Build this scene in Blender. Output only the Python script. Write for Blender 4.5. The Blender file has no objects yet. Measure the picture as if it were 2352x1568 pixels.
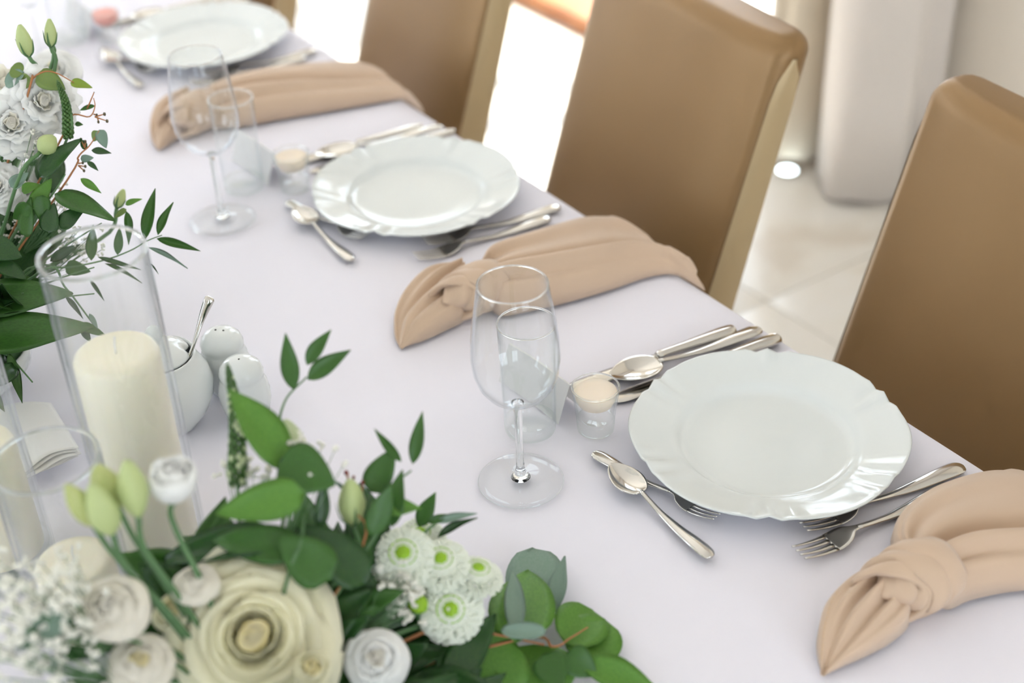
import bpy, math, random
from mathutils import Vector, Matrix, noise
random.seed(7)
C = bpy.context.scene.collection
PI = math.pi
T = 0.75            # table top height
# ------------------------------------------------------------ camera
CAM = Vector((-0.8002, -0.7731, 1.6342))
F = 3268.7          # focal length in pixels of the 2352 px wide frame
_yaw = None
def _camaxes():
    pitch, roll = 0.6009, -0.0447
    a = Vector((.2418, 1.0858)); b = Vector((-.4558, 2.1434))
    ty = (b - a).normalized(); tx = Vector((ty.y, -ty.x))
    R = Matrix(((tx.x, tx.y, 0), (ty.x, ty.y, 0), (0, 0, 1)))
    cp, sp = math.cos(pitch), math.sin(pitch)
    fw = Vector((0, cp, -sp)); r = Vector((1, 0, 0)); u = r.cross(fw)
    c, s = math.cos(roll), math.sin(roll)
    r2 = R @ (c * r + s * u); u2 = R @ (-s * r + c * u)
    o = R @ Vector((-a.x, -a.y, .8842)); o.z += T
    return o, r2, u2, R @ fw
CAM, CR, CU, CF = _camaxes()
cd = bpy.data.cameras.new('camera'); cam = bpy.data.objects.new('camera', cd); C.objects.link(cam)
cam.matrix_world = Matrix.Translation(CAM) @ Matrix((CR, CU, -CF)).transposed().to_4x4()
cd.sensor_width = 36; cd.lens = 36 * F / 2352; cd.sensor_fit = 'HORIZONTAL'
cd.clip_start = .05; cd.clip_end = 100
cd.dof.use_dof = True; cd.dof.focus_distance = 1.37; cd.dof.aperture_fstop = 2.9
sc = bpy.context.scene; sc.camera = cam
def at(px, py, z):                       # the point of a sight line at height z
    d = (px - 1176) / F * CR - (py - 784) / F * CU + CF
    return CAM + d * ((z - CAM.z) / d.z)
def dp(px, py, D):                       # the point of a sight line at distance D along the view axis
    return CAM + ((px - 1176) / F * CR - (py - 784) / F * CU + CF) * D
# ------------------------------------------------------------ view, world, lights
vs = sc.view_settings; vs.view_transform = 'Standard'; vs.look = 'None'; vs.exposure = 0.0; vs.gamma = 1; vs.use_curve_mapping = False
cy = sc.cycles; cy.max_bounces = 10; cy.diffuse_bounces = 6; cy.glossy_bounces = 4; cy.transmission_bounces = 8
cy.transparent_max_bounces = 24; cy.caustics_reflective = False; cy.caustics_refractive = False; cy.sample_clamp_indirect = 6
w = bpy.data.worlds.new('world'); sc.world = w; w.use_nodes = True
bg = w.node_tree.nodes['Background']; bg.inputs[0].default_value = (.81, .895, 1.0, 1); bg.inputs[1].default_value = 6.3
def light(name, kind, loc, rot, **k):
    l = bpy.data.lights.new(name, kind); o = bpy.data.objects.new(name, l); C.objects.link(o)
    o.location = loc; o.rotation_euler = rot
    for a, v in k.items(): setattr(l, a, v)
    return o
sun = light('sun', 'SUN', (6, 5, 8), (0, 0, 0), energy=14.0, angle=.009, color=(1, .95, .86))
sun.rotation_euler = Vector((-.44, -.10, -.90)).to_track_quat('-Z', 'Y').to_euler()
def portal(loc, rot, sx, sy):
    o = light('window_portal', 'AREA', loc, rot, shape='RECTANGLE', size=sx, size_y=sy); o.data.cycles.is_portal = True
RX, LX, FY, BY, CZ = 1.75, -4.6, 6.4, -3.6, 3.1
WIN_R = [(1.50, 3.00), (3.30, 4.75)]
WIN_FILL_L = [(.2, 1.9), (3.2, 4.6)]  # unseen left-wall windows, added as ambient fill
WIN_FILL_N = [(-3.4, -1.9), (-.9, .6)]  # unseen windows behind the camera, added to raise the ambient light
WIN_F = [(-3.2, -2.0), (-1.0, .2)]
for a, b in WIN_R: portal((RX + .14, (a + b) / 2, 1.32), (0, PI / 2, 0), 2.5, b - a)
for a, b in WIN_FILL_L: portal((LX - .14, (a + b) / 2, 1.75), (0, -PI / 2, 0), 2.0, b - a)
for a, b in WIN_F: portal(((a + b) / 2, FY + .14, 1.75), (-PI / 2, 0, 0), b - a, 2.0)
for a, b in WIN_FILL_N: portal(((a + b) / 2, BY - .14, 1.75), (PI / 2, 0, 0), b - a, 2.0)

# ------------------------------------------------------------ materials
def mat(name, col, rough=.5, metal=0, spec=.5, coat=0, bump=None, mix=None, sheen=0, sss=0, trans=0, extra=None):
    m = bpy.data.materials.new(name); m.use_nodes = True; nt = m.node_tree; n = nt.nodes; b = n['Principled BSDF']
    b.inputs['Base Color'].default_value = (*col, 1); b.inputs['Roughness'].default_value = rough
    b.inputs['Metallic'].default_value = metal; b.inputs['Specular IOR Level'].default_value = spec
    b.inputs['Coat Weight'].default_value = coat; b.inputs['Coat Roughness'].default_value = .05
    b.inputs['Sheen Weight'].default_value = sheen
    if sss: b.inputs['Subsurface Weight'].default_value = sss; b.inputs['Subsurface Scale'].default_value = .01; b.inputs['Subsurface Radius'].default_value = (1, .8, .5)
    tc = n.new('ShaderNodeTexCoord')
    if mix:                                  # (second colour, noise scale, detail)
        nz = n.new('ShaderNodeTexNoise'); nz.inputs['Scale'].default_value = mix[1]; nz.inputs['Detail'].default_value = mix[2]
        nt.links.new(tc.outputs['Object'], nz.inputs['Vector'])
        rp = n.new('ShaderNodeValToRGB'); rp.color_ramp.elements[0].position = .35; rp.color_ramp.elements[1].position = .68
        rp.color_ramp.elements[0].color = (*col, 1); rp.color_ramp.elements[1].color = (*mix[0], 1)
        nt.links.new(nz.outputs['Fac'], rp.inputs[0]); nt.links.new(rp.outputs[0], b.inputs['Base Color'])
    if bump:                                 # (kind, scale, strength, distance)
        if bump[0] == 'noise': t = n.new('ShaderNodeTexNoise'); o = 'Fac'
        elif bump[0] == 'weave':
            t = None
        if bump[0] == 'weave':
            w1 = n.new('ShaderNodeTexWave'); w1.bands_direction = 'X'; w2 = n.new('ShaderNodeTexWave'); w2.bands_direction = 'Y'
            for q in (w1, w2): q.inputs['Scale'].default_value = bump[1]; q.inputs['Distortion'].default_value = 1.0; nt.links.new(tc.outputs['Object'], q.inputs['Vector'])
            mm = n.new('ShaderNodeMath'); mm.operation = 'MAXIMUM'; nt.links.new(w1.outputs['Fac'], mm.inputs[0]); nt.links.new(w2.outputs['Fac'], mm.inputs[1]); src = mm.outputs[0]
        else:
            t.inputs['Scale'].default_value = bump[1]; t.inputs['Detail'].default_value = 4; nt.links.new(tc.outputs['Object'], t.inputs['Vector']); src = t.outputs[o]
        bp = n.new('ShaderNodeBump'); bp.inputs['Strength'].default_value = bump[2]; bp.inputs['Distance'].default_value = bump[3]
        nt.links.new(src, bp.inputs['Height']); nt.links.new(bp.outputs[0], b.inputs['Normal'])
    if trans:                                # thin translucent leaf or petal
        tr = n.new('ShaderNodeBsdfTranslucent'); tr.inputs[0].default_value = (*[min(1, c * 1.15) for c in col], 1)
        mx = n.new('ShaderNodeMixShader'); mx.inputs[0].default_value = trans
        nt.links.new(b.outputs[0], mx.inputs[1]); nt.links.new(tr.outputs[0], mx.inputs[2]); nt.links.new(mx.outputs[0], n['Material Output'].inputs[0])
    return m
def thin_glass(name, ior, edge, k=3.0):
    m = bpy.data.materials.new(name); m.use_nodes = True; nt = m.node_tree; n = nt.nodes; n.remove(n['Principled BSDF'])
    tr = n.new('ShaderNodeBsdfTransparent'); gl = n.new('ShaderNodeBsdfGlossy'); gl.inputs['Roughness'].default_value = .01; gl.inputs[0].default_value = (1, 1, 1, 1)
    lw = n.new('ShaderNodeLayerWeight'); lw.inputs[0].default_value = .5
    f0 = ((ior - 1) / (ior + 1)) ** 2; p5 = n.new('ShaderNodeMath'); p5.operation = 'POWER'; p5.inputs[1].default_value = 5; nt.links.new(lw.outputs['Facing'], p5.inputs[0])
    fr = n.new('ShaderNodeMath'); fr.operation = 'MULTIPLY_ADD'; fr.inputs[1].default_value = 1 - f0; fr.inputs[2].default_value = f0; nt.links.new(p5.outputs[0], fr.inputs[0])
    pw = n.new('ShaderNodeMath'); pw.operation = 'POWER'; pw.inputs[1].default_value = k; nt.links.new(lw.outputs['Facing'], pw.inputs[0])
    cm = n.new('ShaderNodeMix'); cm.data_type = 'RGBA'; cm.inputs[6].default_value = (.99, .995, .995, 1); cm.inputs[7].default_value = (*edge, 1)
    nt.links.new(pw.outputs[0], cm.inputs[0]); nt.links.new(cm.outputs[2], tr.inputs[0])
    mx = n.new('ShaderNodeMixShader'); nt.links.new(fr.outputs[0], mx.inputs[0]); nt.links.new(tr.outputs[0], mx.inputs[1]); nt.links.new(gl.outputs[0], mx.inputs[2])
    nt.links.new(mx.outputs[0], n['Material Output'].inputs[0]); return m
def solid_glass(name, col, ior=1.5):
    m = bpy.data.materials.new(name); m.use_nodes = True; b = m.node_tree.nodes['Principled BSDF']
    b.inputs['Base Color'].default_value = (*col, 1); b.inputs['Roughness'].default_value = 0; b.inputs['Transmission Weight'].default_value = 1; b.inputs['IOR'].default_value = ior
    return m
M = {}
M['cloth'] = mat('tablecloth_white', (.80, .78, .85), .85, spec=.2, sheen=.15, bump=('weave', 500, .08, .0004))
M['napkin'] = mat('napkin_beige', (.60, .445, .32), .9, spec=.15, sheen=.35, bump=('weave', 330, .35, .0006))
M['stitch'] = mat('tan_thread', (.66, .47, .28), .8)
M['ceramic'] = mat('white_porcelain', (.70, .73, .72), .08, spec=.5)
M['steel'] = mat('polished_steel', (.60, .58, .54), .12, metal=1)
M['wine'] = thin_glass('wine_glass_wall', 1.40, (.52, .60, .68), 6)
M['tumb'] = thin_glass('tumbler_wall', 1.32, (.66, .75, .78), 6)
M['vase'] = thin_glass('vase_wall', 1.48, (.34, .42, .44), 6)
M['pane'] = thin_glass('window_pane_glass', 1.3, (.9, .95, .95), 4)
M['solid'] = solid_glass('solid_glass', (.97, .985, .975), 1.38); M['thick'] = thin_glass('thick_glass_base', 1.4, (.80, .87, .83), 2.2)
M['wax'] = mat('ivory_wax', (.93, .87, .70), .38, spec=.35, sss=.25)
M['fillpeach'] = mat('pale_peach_filling', (.86, .74, .60), .5, sss=.2)
M['fillcoral'] = mat('coral_filling', (.86, .42, .36), .5, sss=.2)
M['wick'] = mat('white_wick', (.8, .8, .78), .8)
M['leather'] = mat('bronze_leatherette', (.285, .172, .074), .40, metal=.4, spec=.5, mix=((.245, .142, .056), 3, 2), bump=('noise', 420, .12, .0006))
M['gusset'] = mat('pale_bronze_leatherette', (.50, .38, .215), .45, metal=.2, bump=('noise', 420, .12, .0006))
M['chairwood'] = mat('dark_chair_wood', (.09, .045, .02), .4, mix=((.14, .07, .03), 12, 4))
M['wall'] = mat('cream_wall_paint', (.90, .83, .73), .8, bump=('noise', 60, .05, .001))
M['wallfar'] = mat('white_wall_paint', (.83, .82, .81), .8)
M['ceil'] = mat('white_ceiling_paint', (.86, .86, .86), .9)
M['base'] = mat('white_baseboard_paint', (.82, .79, .74), .5)
M['frame'] = mat('white_window_frame', (.82, .81, .79), .4)
M['woodsill'] = mat('orange_brown_wood', (.42, .17, .06), .45, mix=((.33, .12, .045), 9, 5))
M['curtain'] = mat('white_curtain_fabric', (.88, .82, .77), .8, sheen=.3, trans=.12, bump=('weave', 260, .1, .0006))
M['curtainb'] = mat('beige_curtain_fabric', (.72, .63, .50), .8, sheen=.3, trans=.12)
M['paper'] = mat('white_paper', (.84, .83, .81), .8, bump=('noise', 40, .1, .002))
M['card'] = mat('pale_card', (.82, .81, .80), .8, trans=.35)
M['terrace'] = mat('pale_terrace_stone', (.72, .68, .62), .8)
M['foam'] = mat('green_floral_foam', (.06, .14, .05), .9)
M['slab'] = mat('floor_joint_mortar', (.72, .69, .64), .8)
# marble tiles
def marble():
    m = mat('cream_marble', (.74, .70, .64), .22, spec=.5); nt = m.node_tree; n = nt.nodes; b = n['Principled BSDF']
    g = n.new('ShaderNodeNewGeometry'); z = n.new('ShaderNodeTexNoise'); z.inputs['Scale'].default_value = 2.3; z.inputs['Detail'].default_value = 6; z.inputs['Distortion'].default_value = 1.6
    nt.links.new(g.outputs['Position'], z.inputs['Vector']); r = n.new('ShaderNodeValToRGB')
    e = r.color_ramp.elements; e[0].position = .40; e[0].color = (.76, .73, .68, 1); e[1].position = .62; e[1].color = (.66, .60, .52, 1)
    x = r.color_ramp.elements.new(.52); x.color = (.74, .70, .63, 1)
    nt.links.new(z.outputs['Fac'], r.inputs[0]); nt.links.new(r.outputs[0], b.inputs['Base Color']); return m
M['marble'] = marble()
def leafmat(name, col, col2, rough=.35, tr=.22): return mat(name, col, rough, spec=.4, mix=(col2, 30, 3), trans=tr)
M['ruscus'] = leafmat('ruscus_green', (.045, .125, .022), (.06, .17, .03))
M['dark'] = leafmat('dark_leaf_green', (.022, .068, .020), (.035, .10, .022), .25, .12)
M['bright'] = leafmat('bright_leaf_green', (.16, .34, .055), (.10, .26, .04), .45, .3)
M['grey'] = leafmat('grey_green_eucalyptus', (.19, .29, .22), (.22, .31, .25), .6, .1)
M['olive'] = leafmat('olive_eucalyptus', (.17, .26, .09), (.22, .30, .06), .5, .2)
M['yellowgreen'] = leafmat('yellow_green_leaf', (.33, .42, .06), (.25, .38, .06), .45, .3)
M['stem'] = mat('green_stem', (.09, .19, .07), .5)
M['redstem'] = mat('orange_red_stem', (.42, .17, .06), .5)
M['darkberry'] = mat('dark_seed_pods', (.09, .07, .03), .5)
M['redberry'] = mat('dark_red_berries', (.20, .02, .02), .4)
M['greenbud'] = mat('pale_green_bud', (.42, .50, .16), .5, mix=((.62, .64, .30), 14, 2), trans=.2)
M['palebud'] = mat('cream_green_bud', (.55, .63, .30), .5, mix=((.50, .60, .26), 20, 2), trans=.2)
M['petalcream'] = mat('cream_petal', (.95, .91, .74), .6, spec=.2, trans=.52)
M['petaldeep'] = mat('deep_cream_petal', (.95, .85, .58), .6, spec=.2, trans=.52)
M['petalwhite'] = mat('white_petal', (.97, .97, .94), .6, spec=.2, trans=.52)
M['petalblush'] = mat('blush_petal', (.94, .89, .81), .6, spec=.2, trans=.52)
M['mumgreen'] = mat('lime_green_flower_centre', (.34, .58, .03), .6, trans=.2)
M['mumwhite'] = mat('white_button_petals', (.88, .92, .82), .6, trans=.28)
M['veron'] = mat('green_veronica_buds', (.055, .13, .025), .5)
M['verontip'] = mat('pale_veronica_buds', (.50, .58, .34), .5)
M['gyp'] = mat('babys_breath_white', (.93, .92, .84), .6, trans=.35)

# ------------------------------------------------------------ helpers
WM = {}
def link(o, parent=None, M4=None):
    M4 = M4 or Matrix.Identity(4); C.objects.link(o)
    if parent is not None:
        o.parent = parent; o.matrix_parent_inverse = WM[parent].inverted()
    o.matrix_basis = M4; WM[o] = M4.copy(); return o
def mesh(name, v, f, m, smooth=True, sharp=None):
    me = bpy.data.meshes.new(name); me.from_pydata([tuple(p) for p in v], [], f); me.update()
    if smooth: me.polygons.foreach_set('use_smooth', [True] * len(me.polygons))
    if sharp: me.set_sharp_from_angle(angle=math.radians(sharp))
    me.materials.append(m); return me
def ob(name, geo, m, parent=None, M4=None, smooth=True, sharp=None):
    v, f = geo; return link(bpy.data.objects.new(name, mesh(name, v, f, m, smooth, sharp)), parent, M4)
def tag(o, label, cat, group=None, kind=None):
    if label: o['label'] = label
    if cat: o['category'] = cat
    if group: o['group'] = group
    if kind: o['kind'] = kind
    return o
def empty(name, loc, label, cat, group=None, rz=0):
    o = bpy.data.objects.new(name, None); o.empty_display_size = .02
    link(o, None, Matrix.Translation(loc) @ Matrix.Rotation(rz, 4, 'Z')); return tag(o, label, cat, group)
def struct(o): o['kind'] = 'structure'; return o
def join(*gs):
    V, Fc = [], []
    for v, f in gs:
        k = len(V); V += [Vector(p) for p in v]; Fc += [tuple(i + k for i in q) for q in f]
    return V, Fc
def xf(g, M4): return [M4 @ Vector(p) for p in g[0]], g[1]
def box(x0, x1, y0, y1, z0, z1):
    v = [Vector((x, y, z)) for z in (z0, z1) for y in (y0, y1) for x in (x0, x1)]
    return v, [(0, 2, 3, 1), (4, 5, 7, 6), (0, 1, 5, 4), (2, 6, 7, 3), (0, 4, 6, 2), (1, 3, 7, 5)]
def bbox(x0, x1, y0, y1, z0, z1, b):           # bevelled box
    vs_ = []
    import bmesh
    bm = bmesh.new(); bmesh.ops.create_cube(bm, size=1)
    for p in bm.verts: p.co = Vector(((x0 + x1) / 2 + p.co.x * (x1 - x0), (y0 + y1) / 2 + p.co.y * (y1 - y0), (z0 + z1) / 2 + p.co.z * (z1 - z0)))
    bmesh.ops.bevel(bm, geom=bm.edges[:], offset=b, segments=3, profile=.6, affect='EDGES')
    bm.verts.index_update(); g = ([p.co.copy() for p in bm.verts], [tuple(q.index for q in f.verts) for f in bm.faces]); bm.free(); return g
def lathe(prof, seg=48, fn=None):
    V, Fc, idx = [], [], []
    for r, z in prof:
        if r < 1e-6: idx.append([len(V)]); V.append(Vector((0, 0, z)))
        else:
            idx.append(list(range(len(V), len(V) + seg)))
            for k in range(seg):
                a = 2 * PI * k / seg; rr, zz = (r, z) if not fn else fn(r, z, a)
                V.append(Vector((rr * math.cos(a), rr * math.sin(a), zz)))
    for a, b in zip(idx, idx[1:]):
        for k in range(seg):
            k2 = (k + 1) % seg
            if len(a) == 1 and len(b) == 1: continue
            if len(a) == 1: Fc.append((a[0], b[k], b[k2]))
            elif len(b) == 1: Fc.append((a[k], b[0], a[k2]))
            else: Fc.append((a[k], b[k], b[k2], a[k2]))
    return V, Fc
def smoothpts(P, n):                            # Catmull-Rom through P, n samples
    P = [Vector(p) for p in P]; Q = [2 * P[0] - P[1]] + P + [2 * P[-1] - P[-2]]; out = []
    for i in range(n):
        t = i / (n - 1) * (len(P) - 1); k = min(int(t), len(P) - 2); t -= k; a, b, c, d = Q[k:k + 4]
        out.append(.5 * ((2 * b) + (c - a) * t + (2 * a - 5 * b + 4 * c - d) * t * t + (3 * b - a - 3 * c + d) * t ** 3))
    return out
def tube(P, rad, seg=8, flat=1.0, upv=None):
    n = len(P); P = [Vector(p) for p in P]; rad = rad if hasattr(rad, '__len__') else [rad] * n
    V, Fc = [], []; prev = None
    for i, p in enumerate(P):
        t = (P[min(i + 1, n - 1)] - P[max(i - 1, 0)]).normalized()
        if prev is None: prev = Vector(upv) if upv else (Vector((0, 0, 1)) if abs(t.z) < .9 else Vector((1, 0, 0)))
        x = (prev - t * prev.dot(t)).normalized(); y = t.cross(x); prev = x
        for k in range(seg):
            a = 2 * PI * k / seg; V.append(p + rad[i] * (math.cos(a) * x * flat + math.sin(a) * y))
    for i in range(n - 1):
        for k in range(seg): k2 = (k + 1) % seg; Fc.append((i * seg + k, i * seg + k2, (i + 1) * seg + k2, (i + 1) * seg + k))
    Fc.append(tuple(range(seg - 1, -1, -1))); Fc.append(tuple((n - 1) * seg + k for k in range(seg)))
    return V, Fc
def frame_to(base, ydir, zdir):
    y = Vector(ydir).normalized(); z = Vector(zdir); z = (z - y * z.dot(y))
    if z.length < 1e-4: z = Vector((1, 0, 0)) - y * y.x
    z.normalize(); x = y.cross(z); m = Matrix((x, y, z)).transposed().to_4x4(); m.translation = base; return m
def axis_to(base, zdir, spin=0):
    z = Vector(zdir).normalized(); m = z.to_track_quat('Z', 'Y').to_matrix().to_4x4(); m.translation = base
    return m @ Matrix.Rotation(spin, 4, 'Z')
def thick(grid, nu, nv, t):                     # close an open grid (nu x nv points) with thickness t along -normal
    N = [Vector() for _ in grid]
    for i in range(nu):
        for j in range(nv):
            a = grid[min(i + 1, nu - 1) * nv + j] - grid[max(i - 1, 0) * nv + j]; b = grid[i * nv + min(j + 1, nv - 1)] - grid[i * nv + max(j - 1, 0)]
            q = a.cross(b); N[i * nv + j] = q.normalized() if q.length > 1e-12 else Vector((0, 0, 1))
    V = list(grid) + [p - n * t for p, n in zip(grid, N)]; o = nu * nv; Fc = []
    for i in range(nu - 1):
        for j in range(nv - 1):
            a, b, c, d = i * nv + j, i * nv + j + 1, (i + 1) * nv + j + 1, (i + 1) * nv + j
            Fc.append((a, d, c, b)); Fc.append((a + o, b + o, c + o, d + o))
    rim = [j for j in range(nv)] + [i * nv + nv - 1 for i in range(1, nu)] + [(nu - 1) * nv + j for j in range(nv - 2, -1, -1)] + [i * nv for i in range(nu - 2, 0, -1)]
    for k in range(len(rim)): a, b = rim[k], rim[(k + 1) % len(rim)]; Fc.append((a, b, b + o, a + o))
    return V, Fc
def ss(a, b, x): t = max(0, min(1, (x - a) / (b - a))); return t * t * (3 - 2 * t)

# ------------------------------------------------------------ room shell
def slab_with_holes(axis, val, thk, lo, hi, holes, z0, z1, hz):
    gs = []; e = sorted([lo, hi] + [q for h in holes for q in h]); hs = [tuple(h) for h in holes]
    for a, b in zip(e, e[1:]):
        parts = [(z0, hz[0]), (hz[1], z1)] if (a, b) in hs else [(z0, z1)]
        for p, q in parts:
            if q - p < 1e-3: continue
            gs.append(box(val, val + thk, a, b, p, q) if axis == 'x' else box(a, b, val, val + thk, p, q))
    return join(*gs)
struct(ob('wall_right', slab_with_holes('x', RX, .25, BY - .25, FY + .25, WIN_R, 0, CZ, (.04, 2.60)), M['wall'], smooth=False))
struct(ob('wall_left', slab_with_holes('x', LX - .25, .25, BY - .25, FY + .25, WIN_FILL_L, 0, CZ, (.75, 2.75)), M['wallfar'], smooth=False))
struct(ob('wall_far', slab_with_holes('y', FY, .25, LX, RX, WIN_F, 0, CZ, (.75, 2.75)), M['wallfar'], smooth=False))
struct(ob('wall_near', slab_with_holes('y', BY - .25, .25, LX, RX, WIN_FILL_N, 0, CZ, (.75, 2.75)), M['wallfar'], smooth=False))
struct(ob('ceiling', box(LX - .25, RX + .25, BY - .25, FY + .25, CZ, CZ + .2), M['ceil'], smooth=False))
floor = struct(ob('floor', box(LX - .25, RX + .25, BY - .25, FY + .25, -.2, -.004), M['slab'], smooth=False))
TS = .60; g = bbox(.0015, TS - .0015, .0015, TS - .0015, -.012, 0, .001); tme = mesh('floor_tile', g[0], g[1], M['marble'], True, 30)
for i in range(-10, 2):
    for j in range(-8, 9):
        x, y = 1.02 + i * TS, 1.01 + j * TS
        if x < LX - .1 or y < BY - .2 or y > FY - .2 or x + TS > RX + .5: continue
        link(bpy.data.objects.new('floor_tile', tme), floor, Matrix.Translation((x, y, 0)))
struct(ob('baseboard_right', bbox(RX - .015, RX, BY, 1.46, 0, .09, .003), M['base'], sharp=30))
struct(ob('baseboard_near', bbox(LX, RX, BY, BY + .015, 0, .09, .003), M['base'], sharp=30))
struct(ob('baseboard_left', bbox(LX, LX + .015, BY, FY, 0, .09, .003), M['base'], sharp=30))
struct(ob('baseboard_far', bbox(LX, RX, FY - .015, FY, 0, .09, .003), M['base'], sharp=30))
tag(ob('trim_1', bbox(RX - .16, RX + .05, 1.46, 5.0, 0, .05, .006), M['woodsill'], sharp=30), None, None, kind='structure')
nwin = 0
def window(axis, val, a, b, z0, z1, nv, nh):
    global nwin; nwin += 1
    def bx(p, q, r, s, d0=-.03, d1=.03): return bbox(val + d0, val + d1, p, q, r, s, .004) if axis == 'x' else bbox(p, q, val + d0, val + d1, r, s, .004)
    fr = join(bx(a, a + .06, z0, z1), bx(b - .06, b, z0, z1), bx(a, b, z0, z0 + .06), bx(a, b, z1 - .06, z1))
    r = struct(ob('window_%d' % nwin, fr, M['frame'], sharp=30))
    for k in range(1, nv): y = a + (b - a) * k / nv; ob('mullion', bx(y - .025, y + .025, z0 + .06, z1 - .06, -.025, .025), M['frame'], r, sharp=30)
    for k in range(1, nh): z = z0 + (z1 - z0) * k / nh; ob('glazing_bar', bx(a + .06, b - .06, z - .02, z + .02, -.02, .02), M['frame'], r, sharp=30)
    for k in range(nv):
        for h in range(nh):
            p, q = a + (b - a) * k / nv + .02, a + (b - a) * (k + 1) / nv - .02; s, t = z0 + (z1 - z0) * h / nh + .02, z0 + (z1 - z0) * (h + 1) / nh - .02
            ob('pane', bx(p, q, s, t, -.003, .003), M['pane'], r)
for a, b in WIN_R: window('x', RX + .10, a, b, .04, 2.60, 2, 2)
for a, b in WIN_FILL_L: window('x', LX - .10, a, b, .75, 2.75, 2, 2)  # added fill windows of the left wall
for a, b in WIN_F: window('y', FY + .10, a, b, .75, 2.75, 2, 2)
for a, b in WIN_FILL_N: window('y', BY - .10, a, b, .75, 2.75, 2, 2)  # added fill windows of the near wall, out of view
struct(ob('terrace_ground', box(-14, 16, -14, 22, -.5, -.21), M['terrace'], smooth=False))

# ------------------------------------------------------------ curtains
def curtain(name, pts, z0, z1, m, label, n=90):
    P = smoothpts(pts, n); nz = 14; V = []
    cx = sum((p.x for p in P)) / n; cyy = sum((p.y for p in P)) / n
    for i in range(nz):
        z = z0 + (z1 - z0) * i / (nz - 1); k = 1 - .12 * (i / (nz - 1)) ** 1.5
        for j, p in enumerate(P):
            wv = .006 * math.sin(i * .9 + j * .21)
            V.append(Vector((p.x + wv, cyy + (p.y - cyy) * k, z + (0 if i else .004 * math.sin(j * .3)))))
    g = thick(V, nz, n, .003); return tag(ob(name, g, m), label, 'curtain')
curtain('curtain', [(1.70, 1.175, 0)] + [tuple(at(x, y, 0)) for x, y in ((2078, 405), (2077, 440), (2062, 467), (2020, 474), (1970, 475), (1920, 468), (1888, 452), (1881, 425), (1890, 395))] + [(1.70, 1.32, 0)], .012, 3.02, M['curtain'],
        'smooth white floor-length curtain fold standing forward of the others beside the cream wall')
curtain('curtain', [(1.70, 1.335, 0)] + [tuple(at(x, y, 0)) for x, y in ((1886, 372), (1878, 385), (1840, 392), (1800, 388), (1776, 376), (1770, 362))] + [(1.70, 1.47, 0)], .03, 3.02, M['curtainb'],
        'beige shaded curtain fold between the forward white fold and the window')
curtain('curtain', [(1.67, 1.515, 0), (1.62, 1.520, 0), (1.56, 1.53, 0), (1.54, 1.565, 0), (1.57, 1.605, 0), (1.63, 1.61, 0), (1.665, 1.60, 0)], .03, 3.02, M['curtain'],
        'narrow white curtain fold nearest the bright window, mostly behind a chair back')
tag(ob('curtain_rail', tube([(1.58, -.2, 3.05), (1.58, 5.4, 3.05)], .018, 10), M['frame']), 'white curtain rail under the ceiling above the window curtains', 'rail')
lp = at(1815, 388, .004)
e = empty('floor_glow_disc', (lp.x - .01, lp.y, 0), 'small round added disc glowing white on the floor at the foot of the beige curtain', 'light')  # emitting disc added for a bright spot on the floor
ob('ring', lathe([(0, .0005), (.030, .0005), (.032, .004), (.027, .006), (.024, .004), (0, .004)], 32), M['steel'], e, WM[e])
me_ = mat('glow_disc_face', (1, 1, 1), .3); bb = me_.node_tree.nodes['Principled BSDF']; bb.inputs['Emission Color'].default_value = (.8, .95, 1, 1); bb.inputs['Emission Strength'].default_value = 8
ob('lens', lathe([(0, .012), (.012, .0105), (.021, .006), (.023, .0045), (0, .0045)], 32), me_, e, WM[e])  # glowing face of the added disc

# ------------------------------------------------------------ table and cloth
TX0, TX1, TY0, TY1 = -1.16, .1426, -.72, 3.7
t = empty('banquet_table', ((TX0 + TX1) / 2, (TY0 + TY1) / 2, 0), 'long banquet table under the white tablecloth', 'table')
ob('tabletop', bbox(TX0 + .004, TX1 - .004, TY0 + .004, TY1 - .004, T - .035, T - .0045, .003), M['chairwood'], t, sharp=30)
for sx in (TX0 + .25, TX1 - .25):
    for sy in (TY0 + .15, TY1 - .15, (TY0 + TY1) / 2): ob('leg', bbox(sx - .03, sx + .03, sy - .03, sy + .03, 0, T - .035, .004), M['chairwood'], t, sharp=30)
def gauss(x, s): return math.exp(-(x / s) ** 2)
def cloth_z(x, y):
    h = .0011 * noise.noise(Vector((x * 3.2, y * 2.6, .3))) * 1.8 + .0008 * noise.noise(Vector((x * 9, y * 8, 1.7)))
    h += .0030 * gauss(x + .33 - .012 * math.sin(y * 3), .010) + .0022 * gauss(y - .40 - .05 * x, .007) * ss(.1, -.15, x) + .0013 * gauss(y + .34, .008) * ss(.14, 0, x) + .0012 * gauss(y - 1.06, .008)
    return T + h - .0022
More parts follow.
